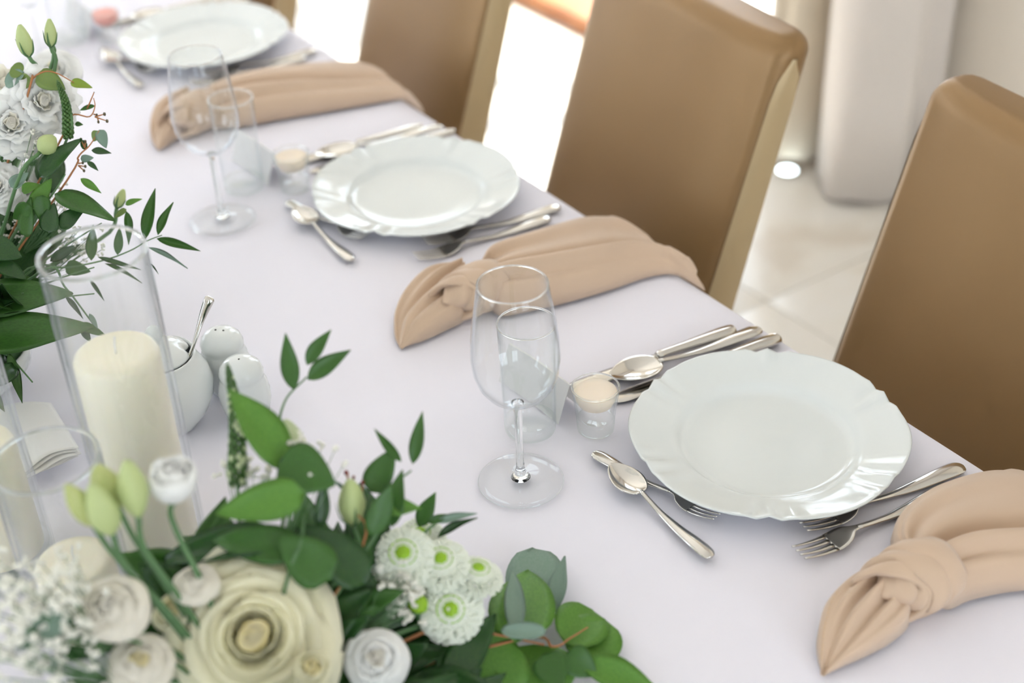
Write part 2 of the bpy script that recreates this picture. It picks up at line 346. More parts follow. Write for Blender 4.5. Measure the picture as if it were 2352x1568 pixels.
def cloth():
    D = .26; r = .004
    def axis(lo, hi, st): 
        n = max(2, int(round((hi - lo) / st))); top = [lo + (hi - lo) * i / n for i in range(n + 1)]
        ext = [.002, .004, .007, .012, .03] + [.03 + (D - .03) * i / 11 for i in range(1, 12)]
        return [lo - q for q in reversed(ext)] + top + [hi + q for q in ext]
    X = axis(TX0, TX1, .012); Y = axis(TY0, TY1, .012); V = []
    for x in X:
        for y in Y:
            cx_, cy_ = max(TX0, min(TX1, x)), max(TY0, min(TY1, y)); dx, dy = x - cx_, y - cy_; d = math.hypot(dx, dy)
            if d == 0: V.append(Vector((x, y, cloth_z(x, y)))); continue
            ox, oy = dx / d, dy / d; s = cx_ * 0 + (y if abs(dx) > abs(dy) else x)
            fl = .004 * (1 - math.exp(-d / .006)) + ss(.02, D, d) * (.018 + .014 * math.sin(s * 19 + 1.5 * math.sin(s * 5)))
            V.append(Vector((cx_ + ox * fl, cy_ + oy * fl, cloth_z(cx_, cy_) - max(0, d - .0012))))
    nv = len(Y); Fc = [(i * nv + j, (i + 1) * nv + j, (i + 1) * nv + j + 1, i * nv + j + 1) for i in range(len(X) - 1) for j in range(nv - 1)]
    return V, Fc
tag(ob('tablecloth', cloth(), M['cloth']), 'white tablecloth with faint ironed creases covering the long table', 'tablecloth')

# ------------------------------------------------------------ chairs
def backrest_geo(wd, th0, th1, h0, h1, lean, bul, r, crown=.0):
    # local: front face at x=0 at z=h0, y across, leaning to +x
    nz, ny = 26, 22; V = []; tl = math.tan(lean)
    def ring(z, inset):
        w2 = wd / 2 - inset; th = th0 + (th1 - th0) * (z - h0) / (h1 - h0); out = []
        e = .016; 
        for k in range(ny): 
            s = -1 + 2 * k / (ny - 1); out.append((-bul * (1 - s ** 4), s * (w2 - e)))
        out.append((e * .3, w2 - e * .3)); out.append((e, w2)); out.append((th - e, w2)); out.append((th - e * .3, w2 - e * .3))
        for k in range(ny): s = 1 - 2 * k / (ny - 1); out.append((th, s * (w2 - e)))
        out.append((th - e * .3, -w2 + e * .3)); out.append((th - e, -w2)); out.append((e, -w2)); out.append((e * .3, -w2 + e * .3))
        return out
    L = []
    for i in range(nz):
        u = i / (nz - 1); z = h0 + (h1 - r - h0) * u; L.append((z, 0, 1))
    for q in range(1, 9):
        a = q / 8 * PI / 2; L.append((h1 - r + r * math.sin(a), r * (1 - math.cos(a)), 1 - .5 * (1 - math.cos(a)) if q < 8 else .45))
    n = None
    for z, ins, sq in L:
        rg = ring(z, ins); th = th0 + (th1 - th0) * (z - h0) / (h1 - h0); n = len(rg)
        for x, y in rg: V.append(Vector((th / 2 + (x - th / 2) * sq + (z - .63) * tl, y, z)))
    Fc = []
    for i in range(len(L) - 1):
        for k in range(n): k2 = (k + 1) % n; Fc.append((i * n + k, i * n + k2, (i + 1) * n + k2, (i + 1) * n + k))
    Fc.append(tuple(range(n - 1, -1, -1))); Fc.append(tuple((len(L) - 1) * n + k for k in range(n)))
    return V, Fc
CH = {}
def chair(x, y, rz, label):
    r = empty('dining_chair', (x, y, 0), label, 'chair', 'bronze dining chairs along the table', rz); B = WM[r]
    W2, lean = .425, math.radians(17)
    if not CH:
        CH['back'] = mesh('backrest', *backrest_geo(W2 - .012, .075, .052, .40, .968, lean, .016, .024), M['leather'])
        def gus(s):
            V = []; n = 22; tl = math.tan(lean)
            for i in range(n):
                u = i / (n - 1); z = .42 + (.944 - .42) * u; th = .075 - .023 * u; cap = math.sqrt(max(0.02, 1 - max(0, (u - .9) / .1) ** 2))
                for q in (-1, -.5, 0, .5, 1):
                    V.append(Vector((th / 2 + q * (th / 2 - .008) * cap + (z - .63) * tl, s * (W2 / 2 - .0062 + .0042 * (1 - q * q)), z)))
            f = [(i * 5 + k, i * 5 + k + 1, (i + 1) * 5 + k + 1, (i + 1) * 5 + k) if s < 0 else (i * 5 + k, (i + 1) * 5 + k, (i + 1) * 5 + k + 1, i * 5 + k + 1) for i in range(n - 1) for k in range(4)]
            return V, f
        CH['gl'] = mesh('side_panel', *gus(1), M['gusset']); CH['gr'] = mesh('side_panel', *gus(-1), M['gusset'])
        CH['seat'] = mesh('seat', *bbox(-.50, -.01, -W2 / 2, W2 / 2, .37, .47, .022), M['leather'])
        for nm, (lx, ly) in {'l1': (-.46, -.17), 'l2': (-.46, .17), 'l3': (-.03, -.17), 'l4': (-.03, .17)}.items():
            k = .06 if lx > -.1 else -.02
            CH[nm] = mesh('leg', *tube([(lx, ly, .38), (lx + k * .5, ly, .19), (lx + k, ly, 0)], [.022, .019, .015], 4, upv=(1, 1, 0)), M['chairwood'], False)
    for k, nm in (('back', 'backrest'), ('gl', 'side_panel'), ('gr', 'side_panel'), ('seat', 'seat'), ('l1', 'leg'), ('l2', 'leg'), ('l3', 'leg'), ('l4', 'leg')):
        link(bpy.data.objects.new(nm, CH[k]), r, B.copy())
    return r
chair(.278, -.015, math.radians(-6), 'bronze upholstered dining chair at the right edge, beside the nearest plate')
chair(.262, .566, math.radians(-7), 'bronze upholstered dining chair whose whole backrest top corner shows, in front of the curtains')
chair(.292, 1.185, math.radians(-7), 'greyish bronze dining chair left of the wide bright gap, by the middle plate')
chair(.300, 1.86, math.radians(-6), 'farthest bronze dining chair, only a corner of its back seen at the top')

# ------------------------------------------------------------ plates
def plate_fn(r, z, a):
    k = ss(.095, .1375, r); c = 6; ph = (a * c / (2 * PI)) % 1.0; d = (ph - .5) * 2 * PI / c
    flute = gauss(d, .16) * math.cos(d * 34)
    rr = r * (1 + k * (.012 * math.cos(c * a) - .008 * gauss(d, .05) + .007 * flute)); return rr, z + k * .0028 * flute
PLP = [(0, .0045), (.05, .0045), (.078, .0046), (.084, .0056), (.0885, .0085), (.092, .0115), (.097, .0133), (.108, .0155), (.120, .0185), (.130, .0218), (.1355, .0235), (.1375, .0236), (.1382, .0228), (.1370, .0215),
       (.130, .0190), (.118, .0155), (.100, .0108), (.088, .0060), (.080, .0022), (.074, .0), (.070, .0), (.068, .0018), (0, .0018)]
pm = mesh('dinner_plate', *xf(lathe(PLP, 144, plate_fn), Matrix.Diagonal((.972, .972, 1, 1))), M['ceramic'])
# ------------------------------------------------------------ glasses
def shell(outer, inner): return outer + inner
WG_BOWL = lathe([(.0015, .093), (.008, .0945), (.018, .099), (.028, .107), (.0355, .118), (.0395, .131), (.0410, .146), (.0400, .165), (.0375, .186), (.0345, .206), (.0318, .2225), (.0314, .2231), (.0310, .2225),
                 (.0336, .206), (.0366, .186), (.0391, .165), (.0400, .146), (.0385, .131), (.0345, .119), (.027, .1083), (.017, .101), (.006, .0975), (0, .097)], 72)
WG_STEM = lathe([(0, .0935), (.006, .0945), (.0052, .091), (.0040, .084), (.0036, .06), (.0036, .03), (.0042, .018), (.0060, .010), (.0095, .0055), (0, .0045)], 32)
WG_FOOT = lathe([(.0095, .0052), (.016, .0036), (.028, .0022), (.0400, .0014), (.0412, .0010), (.0408, .0004), (.030, .0003), (.012, .0012), (0, .0018)], 72)
TB_WALL = lathe([(.0262, .012), (.0268, .04), (.0278, .09), (.0288, .1275), (.0284, .1285), (.0279, .1275), (.0268, .09), (.0257, .04), (.0250, .014)], 64)
TB_BASE = lathe([(0, .0012), (.018, .0008), (.0235, .0004), (.0258, .0025), (.0262, .008), (.0262, .0122), (.0251, .0138), (.021, .0128), (0, .0112)], 64)
SG_WALL = lathe([(.0194, .013), (.0205, .025), (.0220, .037), (.0238, .0515), (.0234, .0525), (.0228, .0515), (.0206, .037), (.0188, .025), (.0178, .0165)], 48)
SG_BASE = lathe([(0, .001), (.014, .0006), (.0175, .0004), (.0188, .002), (.0194, .0132), (.0179, .0160), (.013, .0132), (0, .0125)], 48)
SG_FILLING = lathe([(0, .0475), (.015, .0475), (.0205, .0482), (.0216, .0470), (.0205, .040), (.0170, .033), (.0100, .0290), (0, .0280)], 40)
def torus(R, z, r, n=72, m=10):
    V = [Vector(((R + r * math.cos(2 * PI * j / m)) * math.cos(2 * PI * i / n), (R + r * math.cos(2 * PI * j / m)) * math.sin(2 * PI * i / n), z + r * math.sin(2 * PI * j / m))) for i in range(n) for j in range(m)]
    return V, [(i * m + j, ((i + 1) % n) * m + j, ((i + 1) % n) * m + (j + 1) % m, i * m + (j + 1) % m) for i in range(n) for j in range(m)]
WG_RIM = torus(.0314, .2232, .00075); TB_RIM = torus(.0283, .1286, .0010); SG_RIM = torus(.0233, .0526, .0009); WG_EDGE = torus(.0410, .0010, .0006)
GM = {}
def vessel(nm, parts, loc, label, cat, group=None, lean=None):
    r = empty(nm, loc, label, cat, group)
    for pn, g, m in parts:
        k = (nm, pn); 
        if k not in GM: GM[k] = mesh(pn, *g, m)
        link(bpy.data.objects.new(pn, GM[k]), r, WM[r].copy())
    return r
# ------------------------------------------------------------ cutlery (local: length along +X from handle end 0 to tip L, width Y, up Z)
def strip(P, seg=9, th=.0016):
    # P: list of (x, halfwidth, z, crown) -> closed lens-shaped strip
    V, Fc = [], []
    for x, hw, z, cr in P:
        for k in range(seg): s = -1 + 2 * k / (seg - 1); V.append(Vector((x, s * hw, z + cr * (1 - s * s) + th * .5 * math.sqrt(max(0, 1 - s * s * .9)))))
        for k in range(seg - 1, -1, -1): s = -1 + 2 * k / (seg - 1); V.append(Vector((x, s * hw, z + cr * (1 - s * s) - th * .5 * math.sqrt(max(0, 1 - s * s * .9)))))
    n = 2 * seg
    for i in range(len(P) - 1):
        for k in range(n): k2 = (k + 1) % n; Fc.append((i * n + k, i * n + k2, (i + 1) * n + k2, (i + 1) * n + k))
    Fc.append(tuple(range(n - 1, -1, -1))); Fc.append(tuple((len(P) - 1) * n + k for k in range(n))); return V, Fc
def sample(K, n):
    Q = smoothpts([Vector((i, 0, 0)) for i in range(len(K))], n); out = []
    import bisect
    for i in range(n):
        t_ = i / (n - 1) * (len(K) - 1); k = min(int(t_), len(K) - 2); f = t_ - k; a, b = K[k], K[k + 1]; f2 = f
        p0 = K[max(k - 1, 0)]; p3 = K[min(k + 2, len(K) - 1)]
        out.append(tuple(.5 * (2 * a[c] + (b[c] - p0[c]) * f + (2 * p0[c] - 5 * a[c] + 4 * b[c] - p3[c]) * f * f + (3 * a[c] - p0[c] - 3 * b[c] + p3[c]) * f ** 3) for c in range(len(a))))
    return out
def handle_keys(L, neck, nh):                   # to the neck at x=neck
    s = L / .185
    return [(0, .002, .0045, .0), (.002 * s, .0062 * s, .0046, .0006), (.010 * s, .0088 * s, .0048, .001), (.03 * s, .0084 * s, .0042, .001), (.06 * s, .0062 * s, .0024, .0008), (neck * .72, .0038 * s, .0030, .0006), (neck, nh, .0075, .0004)]
def fork(L):
    s = L / .185; nk = .118 * s
    h = strip([(x, abs(a), z, c) for x, a, z, c in sample(handle_keys(L, nk, .0030 * s), 30)], 9, .0024)
    K = [(nk - .001, .0030 * s, .0076, 0), (nk + .006 * s, .0042 * s, .0082, -.0004), (nk + .013 * s, .0095 * s, .0062, -.0012), (nk + .022 * s, .0118 * s, .0040, -.0016), (nk + .030 * s, .0120 * s, .0030, -.0014)]
    hd = [strip([(x, a, z, c) for x, a, z, c in sample(K, 14)], 9, .0016)]
    x0 = nk + .0295 * s
    for k in range(4):
        yc = (-1.5 + k) * .0063 * s; P = []
        for i in range(9):
            u = i / 8; x = x0 + u * (L - x0); z = .0024 + .0062 * u * u + (.0 if k in (1, 2) else .0004); P.append((x, .0023 * s * (1 - .62 * u), z, 0))
        g = strip(P, 5, .0018); hd.append(([Vector((p.x, p.y + yc * (1 - .06 * (p.x - x0) / (L - x0)), p.z)) for p in g[0]], g[1]))
    return h, join(*hd)
def spoon(L, bl, bw, dep):
    s = L / .185; nk = L - bl; h = strip([(x, abs(a), z, c) for x, a, z, c in sample(handle_keys(L, nk, .0028 * s), 30)], 9, .0024)
    n, mm = 20, 13; grid = []
    for i in range(n):
        u = i / (n - 1); x = nk - .001 + u * bl; hw = bw / 2 * (math.sin(PI * min(1, (u * .97 + .03)) ** .82)) ** .62 if u < 1 else 0; hw = max(hw, .0006 if u > .5 else .0028 * s)
        for j in range(mm):
            q = -1 + 2 * j / (mm - 1); dd = dep * (1 - q * q) * math.sin(PI * u) ** .7
            grid.append(Vector((x, q * hw, .0078 + .001 * u - dd * 1.0)))
    m_ = min(p.z for p in grid); grid = [p + Vector((0, 0, max(0, .0016 - m_))) for p in grid]
    return h, thick(grid, n, mm, .0011)
def knife(L):
    hL = .095; K = [(0, .0045, .0062, 0), (.003, .0078, .0066, 0), (.02, .0086, .0068, 0), (.06, .0066, .0062, 0), (.088, .0056, .006, 0), (hL, .0062, .0058, 0), (hL + .004, .0045, .0055, 0)]
    h = strip(sample(K, 26), 9, .0088)
    B = [(hL + .002, .0048, .0045, 0), (hL + .012, .0078, .0035, 0), (hL + .03, .0098, .0026, 0), (L - .03, .0102, .0020, 0), (L - .012, .0080, .0019, 0), (L - .003, .0035, .0019, 0), (L, .0008, .0019, 0)]
    return h, strip(sample(B, 24), 7, .0014)
CG = {}
def cutlery(kind, A, Bp, dz, label, group, tilt=0):
    """kind from the handle end A towards B"""
    spec = {'dinner_fork': lambda: fork(.186), 'dessert_fork': lambda: fork(.150), 'teaspoon': lambda: spoon(.150, .048, .031, .0055), 'soup_spoon': lambda: spoon(.190, .060, .041, .0065), 'dinner_knife': lambda: knife(.215)}
    names = {'dinner_fork': ('handle', 'tines'), 'dessert_fork': ('handle', 'tines'), 'teaspoon': ('handle', 'bowl'), 'soup_spoon': ('handle', 'bowl'), 'dinner_knife': ('handle', 'blade')}[kind]
    if kind not in CG:
        a, b = spec[kind](); CG[kind] = (mesh(names[0], *a, M['steel']), mesh(names[1], *b, M['steel']))
    d = Vector((Bp[0] - A[0], Bp[1] - A[1], 0)).normalized(); d.z = tilt
    r = bpy.data.objects.new(kind, None); r.empty_display_size = .02
    link(r, None, frame_to(Vector((A[0], A[1], T + dz)), d.cross(Vector((0, 0, 1))).normalized() * -1, (0, 0, 1)))
    # frame_to gives local Y; rebuild so local X runs along d
    x = d.normalized(); y = Vector((0, 0, 1)).cross(x).normalized(); z = x.cross(y); mm = Matrix((x, y, z)).transposed().to_4x4(); mm.translation = Vector((A[0], A[1], T + dz))
    r.matrix_basis = mm; WM[r] = mm.copy(); tag(r, label, kind.split('_')[-1] if kind != 'teaspoon' else 'spoon', group)
    for nm, me in zip(names, CG[kind]): link(bpy.data.objects.new(nm, me), r, mm.copy())
    return r
# ------------------------------------------------------------ napkins
def edge_drape(p):                              # fold a point past the table edge downwards
    if p.x <= TX1 + .002: return p
    e = p.x - TX1 - .002; lift = max(.003, p.z - T); a = min(e / lift, PI / 2) if e < lift * PI / 2 else PI / 2
    if e < lift * PI / 2: return Vector((TX1 + .006 + lift * math.sin(a), p.y, T + lift * math.cos(a)))
    return Vector((TX1 + .007 + lift, p.y, T - (e - lift * PI / 2)))
def ruled(L, R, nu, nv, hf):
    Lp, Rp = smoothpts(L, nu), smoothpts(R, nu); out = []
    for i in range(nu):
        for j in range(nv):
            u, v = i / (nu - 1), j / (nv - 1); p = Lp[i].lerp(Rp[i], v); p = Vector((p.x, p.y, T + hf(u, v * 2 - 1, p))); out.append(edge_drape(p))
    return thick(out, nu, nv, .0014)
def napkin(tl, tr, knot, axis_px, bu, bl, label, seed, kr=.027, kl=.056):
    rnd = random.Random(seed)
    kc = at(knot[0], knot[1], T + .026); ad = at(*axis_px[1], T + .02) - at(*axis_px[0], T + .02); ad.z = 0; ad.normalize()
    r = empty('knotted_napkin', (kc.x, kc.y, T), label, 'napkin', 'knotted beige napkins')
    zz = T + .004
    def P(l): return [at(x, y, zz) if not isinstance(x, tuple) else None for x, y in l]
    ph = rnd.random() * 6
    def h_tail(u, v, p):
        env = math.sqrt(max(0, 1 - v * v)); puff = (.040 * (1 - u) ** 1.1 + .010 * math.sin(PI * u)) * env ** .6
        fold = 0
        for vk, dr, wk, am in ((-.62, .10, .10, .012), (-.16, -.12, .11, .019), (.30, .10, .10, .016), (.68, .12, .07, .010)):
            fold -= am * gauss(v - vk - dr * u, wk + .16 * u) * (1 - u) ** .9
        fold += .003 * math.sin(3 * v + 4 * u + ph)
        return .003 + max(0, puff + fold * env)
    ob('tail', ruled(P(tl), P(tr), 44, 48, h_tail), M['napkin'], r)
    Lp, Rp = smoothpts(P(tl), 101), smoothpts(P(tr), 101); st = []
    for k in range(15):
        q = []
        for uu in (.38 + .034 * k, .38 + .034 * k + .018):
            i = int(uu * 100); p = Lp[i].lerp(Rp[i], .10 + .05 * uu); q.append(Vector((p.x, p.y, T + h_tail(uu, -.80 + .10 * uu, p) + .0006)))
        st.append(tube(q, .00035, 5))
    ob('hem_stitching', join(*st), M['stitch'], r)
    ph2 = rnd.random() * 6
    def h_body(u, v, p):
        env = max(0, 1 - v ** 4) ** .5; puff = (.026 * (1 - u) + .012 + .010 * math.sin(PI * min(1, u * 1.3))) * env
        f = .004 * math.sin(1.5 * PI * (v + .25 * u) + ph2)
        for vk, dr, wk, am, q in ((-.38, -.10, .20, .019, 1.2), (.12, .22, .09, .019, .5), (.62, .12, .07, .012, .6), (-.75, -.05, .07, .008, 1.0)):
            f -= am * gauss(v - vk - dr * u, wk + .10 * u) * (1 - u) ** q
        f += .007 * gauss(v - .36 - .2 * u, .16)
        return .003 + max(0, puff + f * env)
    ob('draped_end', ruled(P(bu), P(bl), 60, 44, h_body), M['napkin'], r)
    # knot
    n1 = Vector((0, 0, 1)); n2 = ad.cross(n1).normalized(); V = []; ns, nf = 46, 72; C0 = Vector((kc.x, kc.y, T + .0255))
    def wr(s, f): 
        q = f + s * 2.6; a = abs(math.sin(q * 2)) ** .45; b = abs(math.sin(q * 3.5 + 1.3 + .8 * math.sin(3 * s))) ** .5
        return .20 * a + .12 * b - .22
    for i in range(ns):
        s = -1 + 2 * i / (ns - 1)
        for k in range(nf):
            f = 2 * PI * k / nf; rr = kr * (max(0.05, 1 - abs(s) ** 2.4 * .80)) * (.93 + wr(s, f) + .06 * noise.noise(Vector((s * 2, math.cos(f), math.sin(f) + seed))))
            V.append(C0 + ad * (s * kl / 2 + .008 * math.cos(f) * s) + rr * (math.cos(f) * n1 * .92 + math.sin(f) * n2 * 1.08))
    Fc = [(i * nf + k, i * nf + (k + 1) % nf, (i + 1) * nf + (k + 1) % nf, (i + 1) * nf + k) for i in range(ns - 1) for k in range(nf)]
    Fc += [tuple(range(nf - 1, -1, -1)), tuple((ns - 1) * nf + k for k in range(nf))]
    gs = [(V, Fc)]
    for bi, (off, tw, rb, wd) in enumerate([(-.006, .75, 1.02, .0115), (.013, .50, 1.04, .0125), (-.021, .95, .90, .0085), (.028, .25, .86, .0085)]):
        nn = 56; BV = []; sg = 14
        for i in range(nn):
            f = 2 * PI * i / nn; cpt = C0 + ad * (off + .020 * tw * math.sin(f + .5)) + kr * rb * (math.cos(f) * n1 * .90 + math.sin(f) * n2 * 1.05)
            out = (math.cos(f) * n1 + math.sin(f) * n2); side = (ad - out * ad.dot(out) + .25 * tw * out.cross(ad)).normalized()
            for k in range(sg):
                a = 2 * PI * k / sg; w_ = wd * (1 + .18 * math.sin(2 * f + bi) + .10 * math.sin(5 * f + bi)); cr = 1 + .45 * (abs(math.sin(2.5 * a + .6 * math.sin(f * 2 + bi))) ** .5 - .6)
                BV.append(cpt + side * math.cos(a) * w_ * cr + out * math.sin(a) * w_ * .42 * cr)
        gs.append((BV, [(i * sg + k, ((i + 1) % nn) * sg + k, ((i + 1) % nn) * sg + (k + 1) % sg, i * sg + (k + 1) % sg) for i in range(nn) for k in range(sg)]))
    g = join(*gs); g = ([Vector((p.x, p.y, max(p.z, T + .001))) for p in g[0]], g[1])
    ob('knot', g, M['napkin'], r)
    return r

# ------------------------------------------------------------ place settings
near = [('nearest', 0.0), ('middle', .647), ('farthest', 1.294)]
for si, (nm, y0) in enumerate(near):
    S = nm + ' place setting'
    o = link(bpy.data.objects.new('dinner_plate', pm), None, Matrix.Translation((0 if si else .004, y0, T)) @ Matrix.Rotation([.30, .1, .5][si], 4, 'Z'))
    tag(o, 'white scalloped porcelain dinner plate of the ' + S, 'plate', 'scalloped dinner plates')
    vessel('wine_glass', [('bowl', WG_BOWL, M['wine']), ('rim', WG_RIM, M['solid']), ('foot_edge', WG_EDGE, M['solid']), ('stem', WG_STEM, M['solid']), ('foot', WG_FOOT, M['wine'])], (-.218 - .006 * si, y0 + .104 + .004 * (si == 1), T), 'empty clear wine glass on a tall stem at the ' + S, 'glass', 'wine glasses')
    vessel('tumbler', [('wall', TB_WALL, M['tumb']), ('rim', TB_RIM, M['solid']), ('base', TB_BASE, M['thick'])], (-.164, y0 + .164 + .005 * (si == 1), T), 'tall straight clear water tumbler behind the wine glass of the ' + S, 'glass', 'water tumblers')
    vessel('shot_glass', [('wall', SG_WALL, M['tumb']), ('rim', SG_RIM, M['solid']), ('base', SG_BASE, M['thick'])], (-.112, y0 + .124, T), 'small clear shot glass with a thick base at the ' + S, 'glass', 'shot glasses')
    wx = ['fillpeach', 'fillpeach', 'fillcoral'][si]
    tag(ob('stand_in_filling', SG_FILLING, M[wx], None, Matrix.Translation((-.112, y0 + .124, T))), ['cream', 'peach cream', 'coral pink'][si] + ' stand-in filling inside the top of the shot glass, ' + S, 'filling', 'fillings of the shot glasses')  # added filling, imitates the card seen refracted through the glass
    # tent card behind the glasses
    a, b = (-.128, y0 + .250), (-.122, y0 + .152)
    cv = []
    for k in range(9):
        t_ = k / 8; x = a[0] + (b[0] - a[0]) * t_; y = a[1] + (b[1] - a[1]) * t_; bow = .002 * math.sin(PI * t_)
        for (dx, z) in ((-.016, .001), (-.008, .025), (-.001, .043), (.001, .043), (.010, .025), (.020, .001)): cv.append(Vector((x + dx + bow, y, T + z)))
    tag(ob('tent_card', thick(cv, 9, 6, .0006), M['card'], sharp=40), 'pale folded tent card standing behind the glasses of the ' + S, 'card', 'folded tent cards')
    F2 = lambda x, y: (x, y0 + y)
    cutlery('dinner_fork', F2(0.1269, -0.1386), F2(-0.0522, -0.1098), 0, 'dinner fork next to the plate rim at the ' + S, 'dinner forks')
    cutlery('dinner_fork', F2(0.1003, -0.1536), F2(-0.0783, -0.1348), 0, 'dinner fork beside the beige napkin at the ' + S, 'dinner forks')
    cutlery('dinner_knife', F2(.111, .166), F2(-.09, .192), 0, 'outer dinner knife with rounded handle at the ' + S, 'dinner knives')
    cutlery('soup_spoon', F2(.132, .146), F2(-.052, .172), .0042, 'soup spoon lying over the knife at the ' + S, 'soup spoons')
    cutlery('dinner_knife', F2(.138, .124), F2(-.07, .150), 0, 'inner dinner knife half under the plate rim at the ' + S, 'dinner knives')
    A, B2 = at(1362, 1040, T + .004), at(1600, 1165, T + .004); cutlery('dessert_fork', (A.x, y0 + A.y), (B2.x, y0 + B2.y), 0, 'small dessert fork under the teaspoon at the ' + S, 'dessert forks')
    A, B2 = at(1634, 1280, T + .004), at(1420, 1085, T + .010); cutlery('teaspoon', (A.x, y0 + A.y), (B2.x, y0 + B2.y), 0, 'teaspoon resting across the dessert fork at the ' + S, 'teaspoons', tilt=.035)
napkin([(2045, 1335), (1960, 1350), (1895, 1405), (1876, 1465), (1878, 1510), (1888, 1547)], [(2080, 1372), (2088, 1432), (2045, 1475), (1990, 1505), (1940, 1527), (1894, 1549)],
       (2088, 1335), ((2000, 1400), (2160, 1295)), [(2085, 1320), (2050, 1262), (2062, 1208), (2120, 1155), (2190, 1118), (2270, 1092), (2345, 1090), (2420, 1100)], [(2140, 1370), (2175, 1395), (2225, 1375), (2300, 1358), (2400, 1345), (2490, 1325), (2580, 1300), (2660, 1330)],
       'beige cloth napkin with a thick knot, nearest, at the lower right corner', 3)
napkin([(1060, 648), (985, 648), (935, 685), (908, 730), (906, 770), (918, 796)], [(1080, 675), (1070, 730), (1025, 757), (975, 780), (950, 788), (922, 798)],
       (1082, 668), ((1020, 705), (1140, 640)), [(1110, 645), (1125, 608), (1150, 590), (1200, 570), (1275, 540), (1345, 515), (1400, 512), (1450, 530)], [(1120, 695), (1150, 722), (1215, 712), (1290, 695), (1400, 664), (1490, 634), (1555, 630), (1620, 665)],
       'beige knotted cloth napkin behind the near wine glass, draped over the table edge', 5, .025, .07)
napkin([(440, 240), (395, 248), (362, 268), (347, 300), (350, 325), (362, 341)], [(450, 290), (425, 305), (400, 322), (385, 333), (372, 340), (366, 343)],
       (440, 262), ((400, 285), (490, 235)), [(460, 245), (500, 215), (560, 192), (640, 172), (730, 155), (790, 146), (830, 155)], [(490, 295), (560, 288), (640, 273), (730, 258), (820, 243), (925, 228), (975, 258)],
       'beige knotted cloth napkin of the far setting, seen through the middle wine glass', 9, .025, .07)

# ------------------------------------------------------------ cylinder vases with candles
def cyl(r, h, wt): return [('wall', lathe([(r - .001, .010), (r, .012), (r, h - .002), (r - wt * .3, h), (r - wt * .7, h), (r - wt, h - .002), (r - wt, .012)], 72), M['vase']), ('base', lathe([(0, .0005), (r - .003, .0005), (r, .003), (r, .0118), (r - wt, .0122), (0, .0115)], 72), M['thick']), ('rim', torus(r - wt / 2, h - .0008, wt * .5), M['solid'])]
def candle(loc, r, h, label):
    e = empty('pillar_candle', loc, label, 'candle', 'ivory pillar candles')
    pr_ = [(0, 0), (r - .002, 0), (r, .002), (r, h * .5), (r, h - .006), (r - .0018, h - .0018), (r - .006, h), (r * .6, h - .0012), (.004, h - .002), (0, h - .002)]
    ob('wax', lathe(pr_, 64), M['wax'], e, WM[e]); ob('wick', tube([(0, 0, h - .004), (.0006, 0, h + .006), (.0025, .001, h + .013)], .0009, 6), M['wick'], e, WM[e])
VA, VB, VC = (-.539, .214), (-.655, .300), (-.628, .151)
for k, (p, h, r, lb) in enumerate([(VA, .324, .0430, 'tall clear glass cylinder vase holding the candle next to the sugar bowl'), (VB, .330, .0430, 'tall clear glass cylinder vase cut off by the left edge of the photo'), (VC, .200, .0425, 'short clear glass cylinder vase in front, with a low candle inside')]):
    e = empty('cylinder_vase', (p[0], p[1], T), lb, 'vase', 'glass cylinder vases')
    for pn, g, m in cyl(r, h, .0032): ob(pn, g, m, e, WM[e])
candle((VA[0], VA[1], T + .0126), .0352, .216, 'tall ivory pillar candle inside the vase next to the sugar bowl')
candle((VB[0], VB[1], T + .0126), .0352, .120, 'ivory pillar candle inside the vase at the left edge')
candle((VC[0], VC[1], T + .0126), .0320, .082, 'low ivory pillar candle inside the short front vase')

# ------------------------------------------------------------ sugar bowl, shakers, paper napkins
b = at(398, 972, T); sb = empty('sugar_bowl', (b.x, b.y, T), 'round white porcelain sugar bowl with lid and spoon notch', 'sugar bowl')
SBP = [(0, .0), (.024, 0), (.0265, .002), (.029, .006), (.040, .020), (.0475, .038), (.0485, .050), (.0455, .064), (.0395, .075), (.0365, .081), (.0360, .085), (.0345, .0858), (.0330, .084), (.0335, .078), (.037, .070), (.044, .055), (.0445, .045), (.036, .020), (.02, .006), (0, .005)]
ob('body', lathe(SBP, 64), M['ceramic'], sb, WM[sb])
nt_a = math.atan2(-.35, .9)
def lidfn(r, z, a):
    d = (a - nt_a + PI) % (2 * PI) - PI; k = ss(.018, .031, r); return r * (1 - .20 * k * gauss(d, .18)), z
ob('lid', xf(lathe([(0, .0985), (.010, .0982), (.020, .0955), (.027, .0915), (.0312, .0868), (.0318, .0850), (.030, .0838), (0, .088)], 64, lidfn), Matrix.Identity(4)), M['ceramic'], sb, WM[sb])
ob('knob', lathe([(.0045, .096), (.0042, .101), (.0065, .105), (.0088, .110), (.0085, .115), (.005, .1185), (0, .1195)], 32), M['ceramic'], sb, WM[sb])
sp = smoothpts([at(405, 862, T + .070), at(432, 822, T + .084), at(447, 785, T + .098), at(464, 730, T + .118), at(478, 694, T + .132), at(484, 682, T + .136)], 24)
se = empty('sugar_spoon', (b.x, b.y, T + .02), 'small steel spoon standing in the sugar bowl, its handle slanting out', 'spoon')
ob('handle', tube(sp, [.0018 + .0034 * ss(.35, .85, i / 23) - .0022 * ss(.93, 1, i / 23) for i in range(24)], 10, .45, upv=(.2, -.6, .7)), M['steel'], se)
g = [(0, 0, 0)]; ob('bowl', xf(lathe([(0, -.004), (.006, -.0032), (.011, 0), (.0105, .0004), (.006, -.0022), (0, -.003)], 24), Matrix.Translation(sp[0] - Vector((.012, 0, .035)))), M['steel'], se)
ob('neck', tube([sp[0] - Vector((.006, 0, .036)), sp[0] - Vector((.003, 0, .018)), sp[0]], .0015, 8), M['steel'], se)
